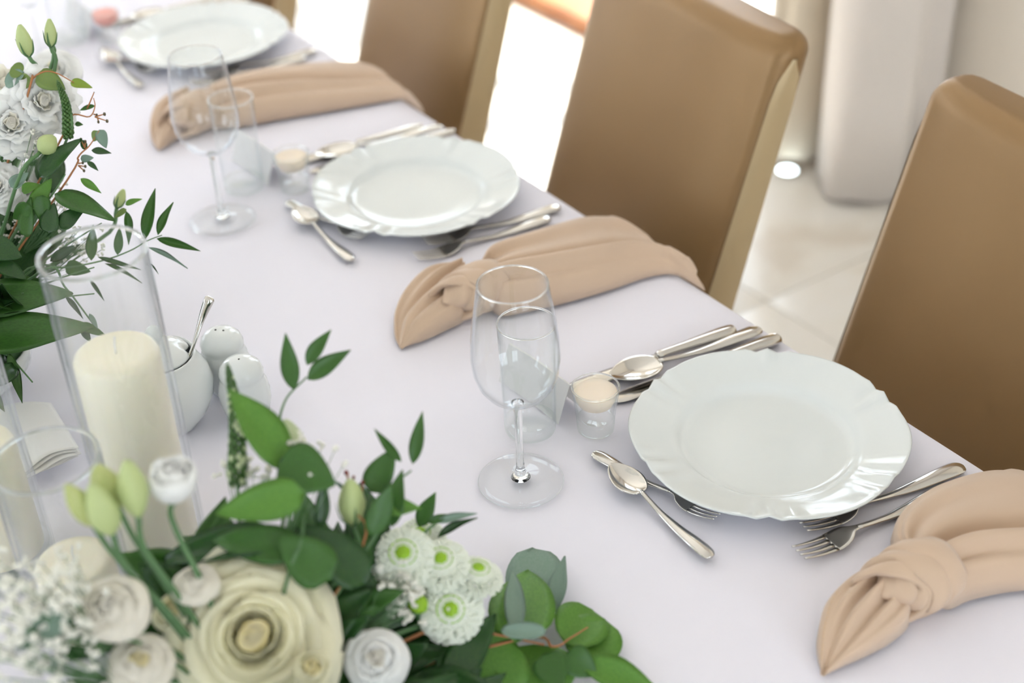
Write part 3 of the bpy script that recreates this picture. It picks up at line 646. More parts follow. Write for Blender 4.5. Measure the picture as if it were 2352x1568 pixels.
SHP = [(0, 0), (.0170, 0), (.0190, .002), (.0225, .012), (.0258, .026), (.0262, .036), (.0245, .046), (.0222, .0525), (.0218, .0545), (.0224, .0565), (.0225, .0600), (.0205, .0665), (.0155, .0718), (.0080, .0748), (0, .0755)]
hm = mat('dark_hole', (.02, .02, .02), .9)
for k, (q, lb) in enumerate([((573, 962), 'white porcelain shaker with one hole, nearer of the pair'), ((529, 893), 'white porcelain shaker with two holes, behind its twin by the sugar bowl')]):
    p = at(q[0], q[1], T); e = empty('pepper_shaker' if k else 'salt_shaker', (p.x, p.y, T), lb, 'shaker', 'salt and pepper shakers')
    ob('body', lathe(SHP, 56), M['ceramic'], e, WM[e])
    for hx, hy in ([(0, 0)] if not k else [(-.003, .003), (.003, -.003)]): ob('hole', lathe([(0, .0758), (.0010, .0757), (.0011, .0750), (0, .0748)], 12), hm, e, WM[e] @ Matrix.Translation((hx, hy, 0)))
def paper(px0, px1, px2, px3, z, hgt, label, sd):
    A = [at(*q, T + z) for q in (px0, px1, px2, px3)]; gs = []
    for s_ in range(5):
        n = 16; grid = []
        for i in range(n):
            for j in range(n):
                u, v = i / (n - 1), j / (n - 1); p = A[0].lerp(A[1], u).lerp(A[3].lerp(A[2], u), v)
                lift = hgt * (.25 + .75 * math.sin(PI * (.15 + .75 * u))) * (1 - .35 * v) + s_ * .0032 + .002 * math.sin(7 * u + s_) * v
                grid.append(Vector((p.x + .003 * math.sin(s_ * 2.1), p.y + .003 * math.cos(s_ * 1.7), T + .003 + lift)))
        gs.append(thick(grid, n, n, .0007))
    r = empty('paper_napkin_stack', (A[0].x, A[0].y, T), label, 'napkins')
    for g_ in gs: ob('paper_napkin', g_, M['paper'], r)
paper((-30, 985), (120, 955), (182, 1050), (45, 1120), .010, .016, 'loose stack of white paper napkins behind the glass vases at the left edge', 1)

# ------------------------------------------------------------ flowers
def leafgeo(shape, curl=.10, fold=.12, n=12, m=7):
    grid = []
    for i in range(n):
        u = i / (n - 1)
        if shape == 'lance': w_ = math.sin(PI * u ** .80) ** .9 * (1 - .22 * u)
        elif shape == 'round': w_ = (max(0, 1 - (2 * u - 1) ** 2)) ** .5
        elif shape == 'ovate': w_ = math.sin(PI * u ** .62) ** .75
        else: w_ = math.sin(PI * u)
        w_ = max(w_, .03)
        for j in range(m):
            s = -1 + 2 * j / (m - 1); zc = -curl * u * u + fold * .5 * w_ * (abs(s) ** 1.4) + .012 * math.sin(u * 9 + s * 2) * abs(s)
            grid.append(Vector((.5 * w_ * s, u, zc)))
    return thick(grid, n, m, .006)
LG = {}; KEEP = []
def leaf(parent, base, tip, wd, matn, shape='lance', nrm=None, nm='leaf', rnd=random):
    k = (shape, matn); 
    if k not in LG: LG[k] = [mesh('leaf', *leafgeo(shape, c, f), M[matn]) for c, f in ((.10, .14), (.20, .20), (.02, .10))]
    base, tip = Vector(base), Vector(tip); d = tip - base; L = d.length
    if nrm is None: nrm = (CAM - base).normalized() * .8 + Vector((rnd.uniform(-.5, .5), rnd.uniform(-.5, .5), rnd.uniform(.1, .7)))
    m4 = frame_to(base, d, nrm) @ Matrix.Diagonal((wd, L, L, 1)); return link(bpy.data.objects.new(nm, rnd.choice(LG[k])), parent, m4)
def stem(parent, pts, r0, r1, matn='stem', n=14, seg=6, nm='stem'):
    P = smoothpts(pts, n); P = [Vector((p.x, p.y, max(p.z, T + .003))) for p in P]
    return ob(nm, tube(P, [r0 + (r1 - r0) * i / (n - 1) for i in range(n)], seg), M[matn], parent)
def petalgeo(R, H, span, lip, n=9, m=9, frill=0, sd=0, cup=1.0, close=0):
    grid = []
    for i in range(n):
        v = i / (n - 1); rad = R * (.12 + .88 * math.sin(PI / 2 * min(1, v * 1.05)) ** cup) + lip * max(0, v - .62) ** 2 * 6 * R
        sp_ = span * (.35 + .65 * math.sin(PI * min(.5, v * .62)))
        for j in range(m):
            s = -1 + 2 * j / (m - 1); z = H * v * (1 - .22 * s * s * v) - lip * max(0, v - .6) * H * .9
            fr = frill * v ** 3 * math.sin(s * 9 + sd + 3 * v); rr = rad * (1 - .12 * (s * s) * v) * (1 - close * max(0, v - .35) ** 2 * 2.2) + fr * R
            a = s * sp_; grid.append(Vector((rr * math.cos(a), rr * math.sin(a), z + fr * H * .3 * math.cos(s * 14 + sd))))
    return thick(grid, n, m, .0005)
FG = {}
def flower(kind, c, axis, R, mats, nm, label, cat, stem_to, group=None, seed=0):
    rnd = random.Random(seed); c = Vector(c)
    r = empty(nm, c, label, cat, group); KEEP.append((c, R * 1.05))
    if kind == 'rose': layers = [(3, .19, .72, 1.5, 0), (3, .26, .71, 1.35, .07), (4, .33, .69, 1.2, .13), (4, .41, .65, 1.15, .20), (5, .50, .60, 1.0, .26), (5, .60, .53, .95, .33), (5, .71, .45, .9, .40), (6, .82, .36, .82, .48), (5, .93, .27, .85, .52)]; H = 1.15; fr = .018
    elif kind == 'ran': layers = [(4, .20, .64, 1.4, 0), (5, .30, .64, 1.1, 0), (6, .41, .63, .95, .0), (6, .53, .60, .9, .02), (7, .66, .56, .85, .0), (7, .80, .50, .8, .0), (7, .95, .42, .75, .0)]; H = 1.35; fr = .01
    elif kind == 'carn': layers = [(4, .12, .60, 1.2, .10), (5, .26, .62, .9, .2), (6, .40, .60, .8, .28), (7, .55, .55, .7, .38), (8, .70, .48, .65, .45), (9, .86, .38, .6, .5), (8, .98, .24, .6, .5)]; H = 1.1; fr = .10
    else: layers = [(3, .22, .78, 1.5, 0), (3, .42, .78, 1.3, .03), (4, .62, .76, 1.1, .10), (5, .82, .70, .95, .18)]; H = 1.75; fr = .01
    for li, (n, rr, hh, sp_, lip) in enumerate(layers):
        key = (kind, li, mats, round(R, 4))
        if key not in FG: FG[key] = mesh('petal', *petalgeo(R * rr, R * H * hh, sp_, lip, frill=fr, sd=li, cup=.7, close=({'ran': .60 * (1 - .45 * li / len(layers)), 'bud': .60 * (1 - .5 * li / len(layers)), 'rose': .30 * max(0, 1 - li / 3), 'carn': 0}[kind])), M[mats[0] if li < 2 else mats[1]])
        for k in range(n):
            a = 2 * PI * (k + .5 * (li % 2) + .13 * li) / n + rnd.uniform(-.12, .12)
            wob = .22 if kind == 'carn' else .09; sc_ = rnd.uniform(.90, 1.08)
            m4 = axis_to(c - Vector(axis).normalized() * R * .35, axis) @ Matrix.Rotation(a, 4, 'Z') @ Matrix.Rotation(rnd.uniform(-wob, wob), 4, 'Y') @ Matrix.Rotation(rnd.uniform(-wob, wob), 4, 'X') @ Matrix.Diagonal((rnd.uniform(.93, 1.06), rnd.uniform(.95, 1.1), sc_, 1))
            link(bpy.data.objects.new('petal', FG[key]), r, m4)
    ax = Vector(axis).normalized(); s0 = c - ax * R * .34
    hh0 = H * layers[0][2]
    ob('heart', lathe([(.02, 0), (.12, .1 * hh0), (.20, .5 * hh0), (.20, .88 * hh0), (.16, .97 * hh0), (.10, .88 * hh0), (.08, .96 * hh0), (.05, .90 * hh0), (.03, .97 * hh0), (0, .95 * hh0)], 24, lambda r_, z, a: (r_ * (1 + .22 * math.cos(2 * a + z * 7)), z + .10 * r_ * math.cos(a * 2))), M[mats[0]], r, axis_to(c - Vector(axis).normalized() * R * .35, axis) @ Matrix.Scale(R, 4))
    ob('receptacle', lathe([(0, -.16), (.06, -.14), (.16, -.05), (.20, .05), (.12, .14), (0, .16)], 12), M['stem'], r, axis_to(s0, ax) @ Matrix.Scale(R, 4))
    if stem_to: stem(r, [s0, s0 - ax * R * .9, (s0 + Vector(stem_to)) / 2 + Vector((0, 0, .01)), stem_to], .0022, .0024)
    return r
def bud(c, axis, L, Rr, matn, label, stem_to, sep=True, nm='lisianthus_bud', group=None):
    c = Vector(c); r = empty(nm, c, label, 'bud', group); m4 = axis_to(c, axis)
    def tw(rr, z, a): return rr * (1 + .07 * math.cos(3 * a + z * 2.2)), z
    ob('bud', lathe([(0, 0), (.35, .03), (.72, .16), (.96, .34), (1.0, .48), (.86, .66), (.60, .83), (.36, .94), (.24, .985), (0, .97)], 24, tw), M[matn], r, m4 @ Matrix.Diagonal((Rr, Rr, L, 1)))
    if sep:
        for k in range(4):
            a = k * PI / 2 + .4; o = Vector((math.cos(a), math.sin(a), 0)); P = [o * Rr * .15, o * Rr * .85 + Vector((0, 0, L * .16)), o * Rr * 1.10 + Vector((0, 0, L * .38)), o * Rr * 1.22 + Vector((0, 0, L * .56))]
            ob('sepal', xf(tube(smoothpts(P, 8), [.0016, .0018, .0016, .0013, .001, .0008, .0005, .0002], 6, .5), m4), M['stem'], r)
    stem(r, [c + Vector(axis).normalized() * L * .02, c - Vector(axis).normalized() * .03, (c + Vector(stem_to)) / 2, stem_to], .0021, .0021)
    return r
def mum(c, axis, R, label, stem_to, seed):
    KEEP.append((Vector(c), R * 1.1))
    rnd = random.Random(seed); c = Vector(c); r = empty('button_chrysanthemum', c, label, 'flower', 'button chrysanthemums'); m4 = axis_to(c - Vector(axis).normalized() * R * .35, axis); gs = []
    for ring_ in range(9):
        th = math.radians(12 + ring_ * 11.5); n = int(8 + ring_ * 4.2)
        for k in range(n):
            a = 2 * PI * (k + .5 * (ring_ % 2)) / n + rnd.uniform(-.1, .1); rad = Vector((math.sin(th) * math.cos(a), math.sin(th) * math.sin(a), math.cos(th) * .62))
            L_ = R * (.17 + .022 * ring_); base = rad * R * (.55 + .035 * ring_); d = (rad + Vector((0, 0, .35 - .03 * ring_))).normalized(); side = d.cross(Vector((-math.sin(a), math.cos(a), 0))).normalized(); w_ = R * .125; tg = Vector((-math.sin(a), math.cos(a), 0))
            p0, p1, p2 = base, base + d * L_ * .6, base + d * L_ + side * 0
            gs.append(([p0 - tg * w_ * .6, p0 + tg * w_ * .6, p1 + tg * w_, p1 - tg * w_, p2 + tg * w_ * .55, p2 - tg * w_ * .55, p0 + side * w_ * .5, p1 + side * w_ * .6], [(0, 1, 2, 3), (3, 2, 4, 5), (1, 0, 6), (0, 3, 7, 6), (2, 1, 6, 7), (3, 5, 7), (5, 4, 7), (4, 2, 7)]))
    cut = 30
    ob('centre', lathe([(0, .62), (.10, .60), (.20, .56), (.30, .46), (.34, .34), (.2, .2), (0, .15)], 20, lambda r_, z, a: (r_ * (1 + .05 * math.cos(9 * a)), z + .02 * math.cos(7 * a + 30 * r_))), M['mumgreen'], r, m4 @ Matrix.Scale(R, 4))
    inner = sum(int(8 + q * 4.2) for q in range(3))
    ob('inner_petals', join(*gs[:inner]), M['mumgreen'], r, m4, smooth=False)
    p = ob('petals', join(*gs[inner:]), M['mumwhite'], r, m4, smooth=False)
    ob('core', lathe([(0, -.1), (.3, -.05), (.62, .08), (.72, .22), (.62, .40), (.38, .5), (0, .5)], 20), M['mumwhite'], r, m4 @ Matrix.Scale(R, 4))
    stem(r, [c - Vector(axis).normalized() * R * .3, c - Vector(axis).normalized() * R * 1.6, (c + Vector(stem_to)) / 2 + Vector((0, 0, .01)), stem_to], .0018, .002)
    return r
ICO = None
def ico():
    t_ = (1 + 5 ** .5) / 2; v = [(-1, t_, 0), (1, t_, 0), (-1, -t_, 0), (1, -t_, 0), (0, -1, t_), (0, 1, t_), (0, -1, -t_), (0, 1, -t_), (t_, 0, -1), (t_, 0, 1), (-t_, 0, -1), (-t_, 0, 1)]
    f = [(0, 11, 5), (0, 5, 1), (0, 1, 7), (0, 7, 10), (0, 10, 11), (1, 5, 9), (5, 11, 4), (11, 10, 2), (10, 7, 6), (7, 1, 8), (3, 9, 4), (3, 4, 2), (3, 2, 6), (3, 6, 8), (3, 8, 9), (4, 9, 5), (2, 4, 11), (6, 2, 10), (8, 6, 7), (9, 8, 1)]
    return [Vector(p).normalized() for p in v], f
ICO = ico()
def ball(c, r, q=1): return [Vector((c[0] + p.x * r, c[1] + p.y * r, c[2] + p.z * r * q)) for p in ICO[0]], ICO[1]
def gyp(c, rad, n, label, stem_to, seed, br=.0028):
    rnd = random.Random(seed); c = Vector(c); r = empty('babys_breath_sprig', c, label, 'flower', 'sprigs of white filler blossom'); gs, st = [], []; hub = c.lerp(Vector(stem_to), .35)
    for k in range(n):
        p = c + Vector((rnd.gauss(0, .5), rnd.gauss(0, .5), rnd.gauss(0, .38))) * rad; p.z = max(p.z, T + .006)
        for q in range(4): o = Vector((rnd.uniform(-1, 1), rnd.uniform(-1, 1), rnd.uniform(-.6, 1))) * br * .75; gs.append(ball(p + o, br * rnd.uniform(.45, .7)))
        if k % 2 == 0: st.append(tube([p, p.lerp(hub, .5) + Vector((0, 0, -.004)), hub], .00035, 3))
    tag(ob('blossoms', join(*gs), M['gyp'], r), None, None, kind='stuff'); tag(ob('twigs', join(*st), M['stem'], r, smooth=False), None, None, kind='stuff'); stem(r, [hub, hub.lerp(Vector(stem_to), .5), stem_to], .0011, .0014, n=8)
    return r
def spike(P0, P1, rw, label, stem_to, m1='veron', m2='verontip', seed=0):
    rnd = random.Random(seed); P0, P1 = Vector(P0), Vector(P1); r = empty('veronica_spike', P0, label, 'flower', 'green bud spikes'); mid = (P0 + P1) / 2 + Vector((.004, 0, .003)); P = smoothpts([P0, mid, P1], 30); ga, gb = [], []
    for i, p in enumerate(P):
        u = i / 29; rr = rw * (1 - u) ** .5 * (.9 if u > .05 else .7) + .0008; n = 6; t_ = (P1 - P0).normalized(); x = t_.orthogonal().normalized(); y = t_.cross(x)
        for k in range(n):
            a = 2 * PI * (k + .5 * (i % 2)) / n; q = p + (x * math.cos(a) + y * math.sin(a)) * rr * .72
            (gb if (rnd.random() < (.42 if m1 != m2 else .12) * (1 - u) ** .8) else ga).append(ball(q, max(.0006, rr * .34), 1.35))
    tag(ob('buds', join(*ga), M[m1], r), None, None, kind='stuff')
    if gb: tag(ob('opening_buds', join(*gb), M[m2], r), 'paler opening buds', None, kind='stuff')
    stem(r, [P1, mid, P0, (P0 + Vector(stem_to)) / 2, stem_to], .0008, .0022); return r
def sprig(nm, pts, leaves, label, cat, stem_to, sm='stem', sr=.0012, berries=None, bm='darkberry', group=None, seed=0):
    """pts: stem points; leaves: (base, tip, width, material, shape[, normal])"""
    rnd = random.Random(seed); pts = [Vector(p) for p in pts]; r = empty(nm, pts[-1], label, cat, group)
    stem(r, pts + [Vector(stem_to)], sr * .6, sr * 1.5, sm, n=24)
    for L in leaves: leaf(r, L[0], L[1], L[2], L[3], L[4], L[5] if len(L) > 5 else None, rnd=rnd)
    if berries:
        for b0, b1, br in berries: ob('twig', tube([b0, Vector(b0).lerp(Vector(b1), .5), b1], [.0009, .0007, .0005], 5), M[sm], r); ob('seed_pod', ball(b1, br, 1.3), M[bm], r)
    return r
def holder(c, r, label):
    e = empty('flower_bowl', (c[0], c[1], T), label, 'bowl', 'flower bowls')
    ob('bowl', lathe([(0, .002), (r * .62, .0), (r * .7, .002), (r * .95, .02), (r, .042), (r * .97, .043), (r * .9, .022), (r * .66, .006), (0, .005)], 48), M['ceramic'], e, WM[e])
    ob('foam', lathe([(0, .078), (r * .5, .075), (r * .82, .060), (r * .88, .03), (r * .6, .008), (0, .006)], 32), M['foam'], e, WM[e])
def fill(center, n, rr, hh, label, group, seed, L=(.05, .08), mats=('dark', 'ruscus'), yr=(0, 2 * PI), side=9):
    rnd = random.Random(seed); c = Vector(center)
    for k in range(n):
        a = yr[0] + (yr[1] - yr[0]) * (k + rnd.random() * .6) / n; el = rnd.uniform(.10, .85); d = Vector((math.cos(a) * math.cos(el), math.sin(a) * math.cos(el), math.sin(el) * 1.0))
        Ls = rr * rnd.uniform(.75, 1.1); P = [c + d * Ls * f + Vector((0, 0, -.02 * f * f)) for f in (1, .75, .5, .25)]; P = [Vector((p.x, p.y, max(p.z, T + .012))) for p in P]; lv = []
        for q in range(15):
            p = P[0].lerp(P[3], q / 15); sd = (d.cross(Vector((0, 0, 1))).normalized()) * (1 if q % 2 else -1); ll = rnd.uniform(*L)
            tp = p + (d * .75 + sd * .65 + Vector((0, 0, rnd.uniform(-.15, .35)))).normalized() * ll; tp.z = max(tp.z, T + .01)
            bad = (tp - c).dot(Vector((CR.x, CR.y, 0))) > side or (p - c).dot(Vector((CR.x, CR.y, 0))) > side; md = (p + tp) / 2
            for kc_, kr_ in KEEP:
                if (md - CAM).length < (kc_ - CAM).length + .02:
                    dn = (kc_ - CAM).normalized()
                    for qq in (p, md, tp):
                        if ((qq - CAM) - dn * (qq - CAM).dot(dn)).length < kr_: bad = True
            if bad: continue
            lv.append((p, tp, ll * rnd.uniform(.38, .55), rnd.choice(mats), rnd.choice(('lance', 'ovate'))))
        sprig('leafy_sprig', P, lv, label, 'foliage', c + Vector((rnd.uniform(-.02, .02), rnd.uniform(-.02, .02), .0)), group=group, seed=seed + k)

# ---- near centrepiece
N0 = Vector((-.575, -.055, T)); holder(N0, .075, 'white bowl of floral foam under the near centrepiece'); NF = N0 + Vector((0, 0, .055))
up = Vector((-.15, -.35, .9))
def tocam(p, k=.6): return (CAM - Vector(p)).normalized() * k + Vector((0, 0, 1 - k))
p = dp(582, 1462, 1.035); flower('rose', p, tocam(p, .92), .052, ('petaldeep', 'petalcream'), 'rose', 'large open cream rose at the centre of the near flowers', 'flower', NF, seed=1)
p = dp(865, 1515, 1.07); flower('ran', p, tocam(p, .8), .031, ('petalblush', 'petalwhite'), 'ranunculus', 'round white ranunculus right of the large cream rose', 'flower', NF, seed=2)
p = dp(265, 1400, .99); flower('ran', p, tocam(p, .75) + Vector((-.1, .2, 0)), .031, ('petalblush', 'petalblush'), 'ranunculus', 'blush white ranunculus left of the large cream rose', 'flower', NF, seed=3)
p = dp(398, 1128, 1.0); flower('bud', p, Vector((.15, -.1, 1)), .024, ('petalwhite', 'petalwhite'), 'lisianthus', 'white half-open lisianthus standing up in front of the tall candle', 'flower', NF, seed=4)
p = dp(325, 1525, 1.0); flower('ran', p, tocam(p, .6), .028, ('petaldeep', 'petalblush'), 'ranunculus', 'shaded blush ranunculus low at the bottom edge, left of the rose', 'flower', NF, seed=5)
p = dp(400, 1420, 1.045); flower('bud', p, tocam(p, .4), .020, ('petaldeep', 'petalcream'), 'spray_rose', 'small cream spray rose tucked between the ranunculus and the rose', 'flower', NF, seed=6)
p = dp(450, 1345, 1.03); flower('ran', p, tocam(p, .3), .022, ('petalblush', 'petalblush'), 'lisianthus', 'open blush white bloom behind the top of the large rose', 'flower', NF, seed=7)
p = dp(720, 1545, 1.02); flower('bud', p, tocam(p, .6), .018, ('petaldeep', 'petalcream'), 'spray_rose', 'small cream spray rose at the bottom edge under the large rose', 'flower', NF, seed=8)
for k, (x, y, D, L_, R_, mt, ax, lb) in enumerate([(215, 1205, .985, .040, .0085, 'greenbud', (-.25, .1, 1), 'slim green bud leftmost of the cluster by the vases'), (258, 1225, .985, .044, .0108, 'palebud', (-.1, .1, 1), 'plump pale green bud second from the left in the cluster'),
        (272, 1165, 1.0, .036, .0115, 'greenbud', (-.15, .3, 1), 'dark green bud behind the plump one in the cluster'), (318, 1185, .99, .046, .0105, 'palebud', (.05, .1, 1), 'pale green bud touching the white half-open lisianthus'),
        (812, 1205, 1.10, .040, .0105, 'palebud', (.12, .15, 1), 'single pale cream bud right of the big green leaves')]):
    p = dp(x, y, D); bud(p, ax, L_, R_, mt, lb, NF, sep=(k == 4), group='green and cream buds of the near centrepiece')
for k, (x, y, D, R_, lb, ax) in enumerate([(926, 1272, 1.115, .0235, 'white button chrysanthemum with a green eye, leftmost of the cluster', .55), (1012, 1285, 1.125, .021, 'white button chrysanthemum in the middle of the cluster', .35), (1098, 1308, 1.135, .0195, 'white button chrysanthemum farthest right in the cluster', .30),
        (965, 1225, 1.16, .0185, 'white button chrysanthemum at the top of the cluster, half hidden', .25), (1035, 1400, 1.12, .0235, 'white button chrysanthemum lowest of the cluster with the largest green eye', .85)]):
    p = dp(x, y, D); mum(p, tocam(p, ax) + (Vector((.3, .1, 0)) if k == 2 else Vector()), R_, lb, NF + Vector((.03, .0, 0)), k)
p = dp(960, 1402, 1.12); bud(p, (.1, -.1, 1), .016, .008, 'mumgreen', 'tiny lime green round bud below the chrysanthemum cluster', NF, False)
spike(dp(545, 1110, 1.07), dp(522, 835, 1.11), .0085, 'green veronica spike with pale opening buds, in front of the shakers', NF, seed=1)
spike(dp(680, 1110, 1.06), dp(655, 965, 1.10), .014, 'short fuzzy pale green spike behind the large leaves', NF, 'verontip', 'gyp', seed=2)
def S(P, D):
    if len(P) == 3: return dp(P[0], P[1], P[2])
    return dp(P[0], P[1], D)
def lv(D, a, b, w_, m_, s_='lance', n_=None): return (S(a, D), S(b, D), w_, m_, s_) + ((n_,) if n_ else ())
sprig('ruscus_sprig', [S((705, 865), 1.12), S((655, 920), 1.12), S((640, 1000), 1.11), S((660, 1120), 1.09)], [lv(1.12, (675, 895), (655, 765), .0165, 'ruscus'), lv(1.12, (705, 838), (755, 755), .0135, 'ruscus'), lv(1.12, (707, 872), (800, 800), .0165, 'ruscus')],
      'dark green ruscus tip with three leaves rising above the near flowers', 'foliage', NF, seed=3)
sprig('ruscus_sprig', [S((945, 1080), 1.10), S((900, 1120), 1.10), S((880, 1200), 1.09)], [lv(1.12, (948, 1065), (970, 945), .0125, 'ruscus'), lv(1.10, (922, 1060), (858, 985), .0085, 'ruscus'), lv(1.10, (850, 1130), (905, 1030), .0230, 'ruscus', 'ovate'), lv(1.09, (900, 1210), (915, 1080), .020, 'ruscus'), lv(1.09, (880, 1170), (965, 1158), .018, 'bright'), lv(1.08, (850, 1230), (900, 1110), .022, 'ruscus')],
      'leafy ruscus sprig above the button chrysanthemums', 'foliage', NF, seed=4)
sprig('ruscus_sprig', [S((1000, 1205), 1.15), S((950, 1250), 1.13)], [lv(1.15, (962, 1210), (1000, 1130), .0165, 'ruscus'), lv(1.15, (1000, 1200), (1095, 1175), .0085, 'grey'), lv(1.15, (1005, 1235), (1090, 1180), .0085, 'dark'), lv(1.15, (985, 1200), (1030, 1180), .008, 'ruscus')],
      'small ruscus tip with thin curling leaves beside the wine glass foot', 'foliage', NF, seed=5)
sprig('broad_leaf_branch', [S((700, 1180), 1.05), S((690, 1250), 1.04), S((660, 1330), 1.04)], [lv(1.06, (655, 1080), (540, 880), .0370, 'bright', 'lance'), lv(1.03, (700, 1130), (495, 1180), .0300, 'bright', 'ovate'), lv(1.05, (640, 1060), (770, 1110), .0400, 'ruscus', 'ovate'),
      lv(1.08, (735, 1215), (745, 1100), .0135, 'dark'), lv(1.08, (725, 1110), (690, 1010), .024, 'ruscus'), lv(1.06, (640, 1240), (345, 1270), .0300, 'dark', 'ovate'), lv(1.05, (690, 1260), (480, 1235), .0300, 'ruscus', 'ovate'), lv(1.04, (760, 1330), (640, 1230), .036, 'ruscus', 'ovate'), lv(1.06, (840, 1340), (700, 1200), .036, 'dark', 'ovate'), lv(1.08, (775, 1310), (735, 1190), .024, 'ruscus')],
      'branch of large broad green leaves arching over the near flowers', 'foliage', NF, seed=6)
sprig('broad_leaf_branch', [S((60, 1440), .97), S((150, 1470), .98), S((330, 1480), 1.0)], [lv(.97, (165, 1405), (20, 1490), .022, 'grey', 'ovate', (-.3, -.5, .8)), lv(.98, (120, 1500), (245, 1500), .012, 'dark')], 'grey green leaf lying over the white filler blossom at the left edge', 'foliage', NF, seed=7)
# eucalyptus at right
zt = T + .012
def tz(x, y, z): return at(x, y, T + z)
sprig('eucalyptus_sprig', [tz(1250, 1480, .03), tz(1180, 1465, .035), tz(1100, 1450, .045), tz(1000, 1440, .06)], [
      (tz(1190, 1475, .035), tz(1215, 1290, .03), .056, 'bright', 'ovate', (-.3, -.4, .85)), (tz(1180, 1470, .03), tz(1100, 1560, .02), .060, 'bright', 'round', (-.2, -.5, .8)), (tz(1230, 1480, .02), tz(1230, 1600, .012), .066, 'bright', 'round', (-.2, -.3, .9)),
      (tz(1185, 1450, .045), tz(1178, 1300, .05), .0175, 'grey', 'ovate', (-.3, -.5, .8)), (tz(1150, 1448, .05), tz(1255, 1448, .05), .0145, 'grey', 'round', (-.3, -.5, .8)), (tz(1235, 1430, .012), tz(1225, 1255, .012), .052, 'grey', 'round', (-.2, -.3, .9)), (tz(1278, 1405, .012), tz(1290, 1270, .03), .022, 'grey', 'lance', (-.8, -.3, .5))],
      'eucalyptus sprig with big round leaves and a red stem lying on the cloth', 'foliage', NF, 'redstem', .0012, seed=8)
sprig('eucalyptus_sprig', [tz(1350, 1440, .02), tz(1310, 1465, .025), tz(1270, 1485, .03), tz(1180, 1470, .03)], [
      (tz(1300, 1480, .02), tz(1370, 1385, .02), .046, 'bright', 'round', (-.2, -.4, .9)), (tz(1330, 1520, .012), tz(1390, 1420, .012), .050, 'bright', 'round', (-.2, -.4, .9)), (tz(1335, 1520, .02), tz(1530, 1590, .014), .030, 'bright', 'lance', (-.2, -.3, .9)), (tz(1300, 1500, .03), tz(1370, 1550, .02), .026, 'ruscus', 'ovate'), (tz(1250, 1500, .03), tz(1290, 1580, .02), .030, 'ruscus', 'ovate')],
      'bright green eucalyptus tip reaching farthest right over the cloth', 'foliage', NF, 'redstem', .0010, seed=9)
for k, (x, y, D, rad, n, lb) in enumerate([(95, 1385, .98, .038, 150, 'dense white filler blossom in front of the low candle'), (90, 1520, .97, .045, 120, 'white filler blossom at the lower left corner'), (690, 1060, 1.07, .022, 30, 'pale filler blossom speckling the large green leaf'), (930, 1370, 1.10, .026, 50, 'filler blossom under the button chrysanthemums'), (560, 1075, 1.09, .016, 22, 'little filler blossom at the foot of the green spike')]):
    gyp(dp(x, y, D), rad, n, lb, NF, k, .0034)
sprig('berry_sprig', [S((800, 1085), 1.10), S((800, 1160), 1.09), S((830, 1260), 1.08)], [lv(1.10, (798, 1130), (765, 1100), .004, 'grey')], 'thin red stem with dark red berries beside the single cream bud', 'foliage', NF, 'redstem', .0008, [(S((802, 1110), 1.1), S((795, 1085), 1.1), .0020), (S((802, 1110), 1.1), S((812, 1096), 1.1), .0015), (S((832, 1130), 1.1), S((833, 1108), 1.1), .0018)], 'redberry', seed=10)
fill(NF + Vector((.02, 0, 0)), 12, .135, .08, 'dark glossy leafy sprig packed low among the near flowers', 'low filler foliage of the near centrepiece', 20, (.05, .08))

fill(NF + Vector((.07, -.01, -.02)), 5, .10, .08, 'dark leafy sprig under the button chrysanthemums', 'dark leaves under the chrysanthemums', 90, (.05, .075), ('dark',), (-1.4, 1.0))
# ---- second centrepiece (left, beyond the vases)
G0 = Vector((-.60, .60, T)); holder(G0, .075, 'white bowl of floral foam under the second centrepiece'); GF = G0 + Vector((0, 0, .055))
DD = 1.44
b1 = bud(dp(66, 130, 1.44), (-.02, .05, 1), .034, .0078, 'palebud', 'pale green pointed bud standing highest, left of its twin', GF)
b2 = bud(dp(117, 108, 1.45), (.20, .10, 1), .029, .0062, 'palebud', 'pale green pointed bud leaning right beside its taller twin', GF)
bud(dp(108, 85, 1.45), (.1, .1, 1), .006, .0015, 'stem', 'tiny unopened green bud between the two pale pointed buds', GF, False)
p = dp(100, 232, 1.45); flower('carn', p, tocam(p, .85) + Vector((.2, 0, 0)), .0265, ('petalblush', 'petalwhite'), 'carnation', 'white ruffled carnation touching the green veronica spike', 'flower', GF, seed=11)
p = dp(25, 285, 1.44); flower('carn', p, tocam(p, .85) + Vector((.1, 0, .1)), .0275, ('petalblush', 'petalwhite'), 'carnation', 'white ruffled carnation at the left edge above the green bud', 'flower', GF, seed=12)
p = dp(-5, 218, 1.50); flower('carn', p, tocam(p, .7), .0240, ('petalblush', 'petalblush'), 'carnation', 'shaded blush carnation behind the others at the left edge', 'flower', GF, seed=13)
p = dp(-12, 430, 1.44); flower('carn', p, tocam(p, .7), .0220, ('petalblush', 'petalwhite'), 'carnation', 'white bloom cut off by the left edge above the dark leaves', 'flower', GF, seed=14)
p = dp(60, 430, 1.52); flower('carn', p, tocam(p, .7), .0200, ('petalblush', 'petalwhite'), 'carnation', 'white bloom deep behind the leaves of the second centrepiece', 'flower', GF, seed=15)
bud(dp(92, 350, 1.42), (.9, .2, .5), .022, .0105, 'palebud', 'round green and white bud in front of the big pointed leaf', GF, False, 'carnation_bud')
spike(dp(157, 315, 1.43), dp(132, 186, 1.43), .0062, 'green veronica spike right of the white carnation', GF, 'veron', 'ruscus', seed=3)
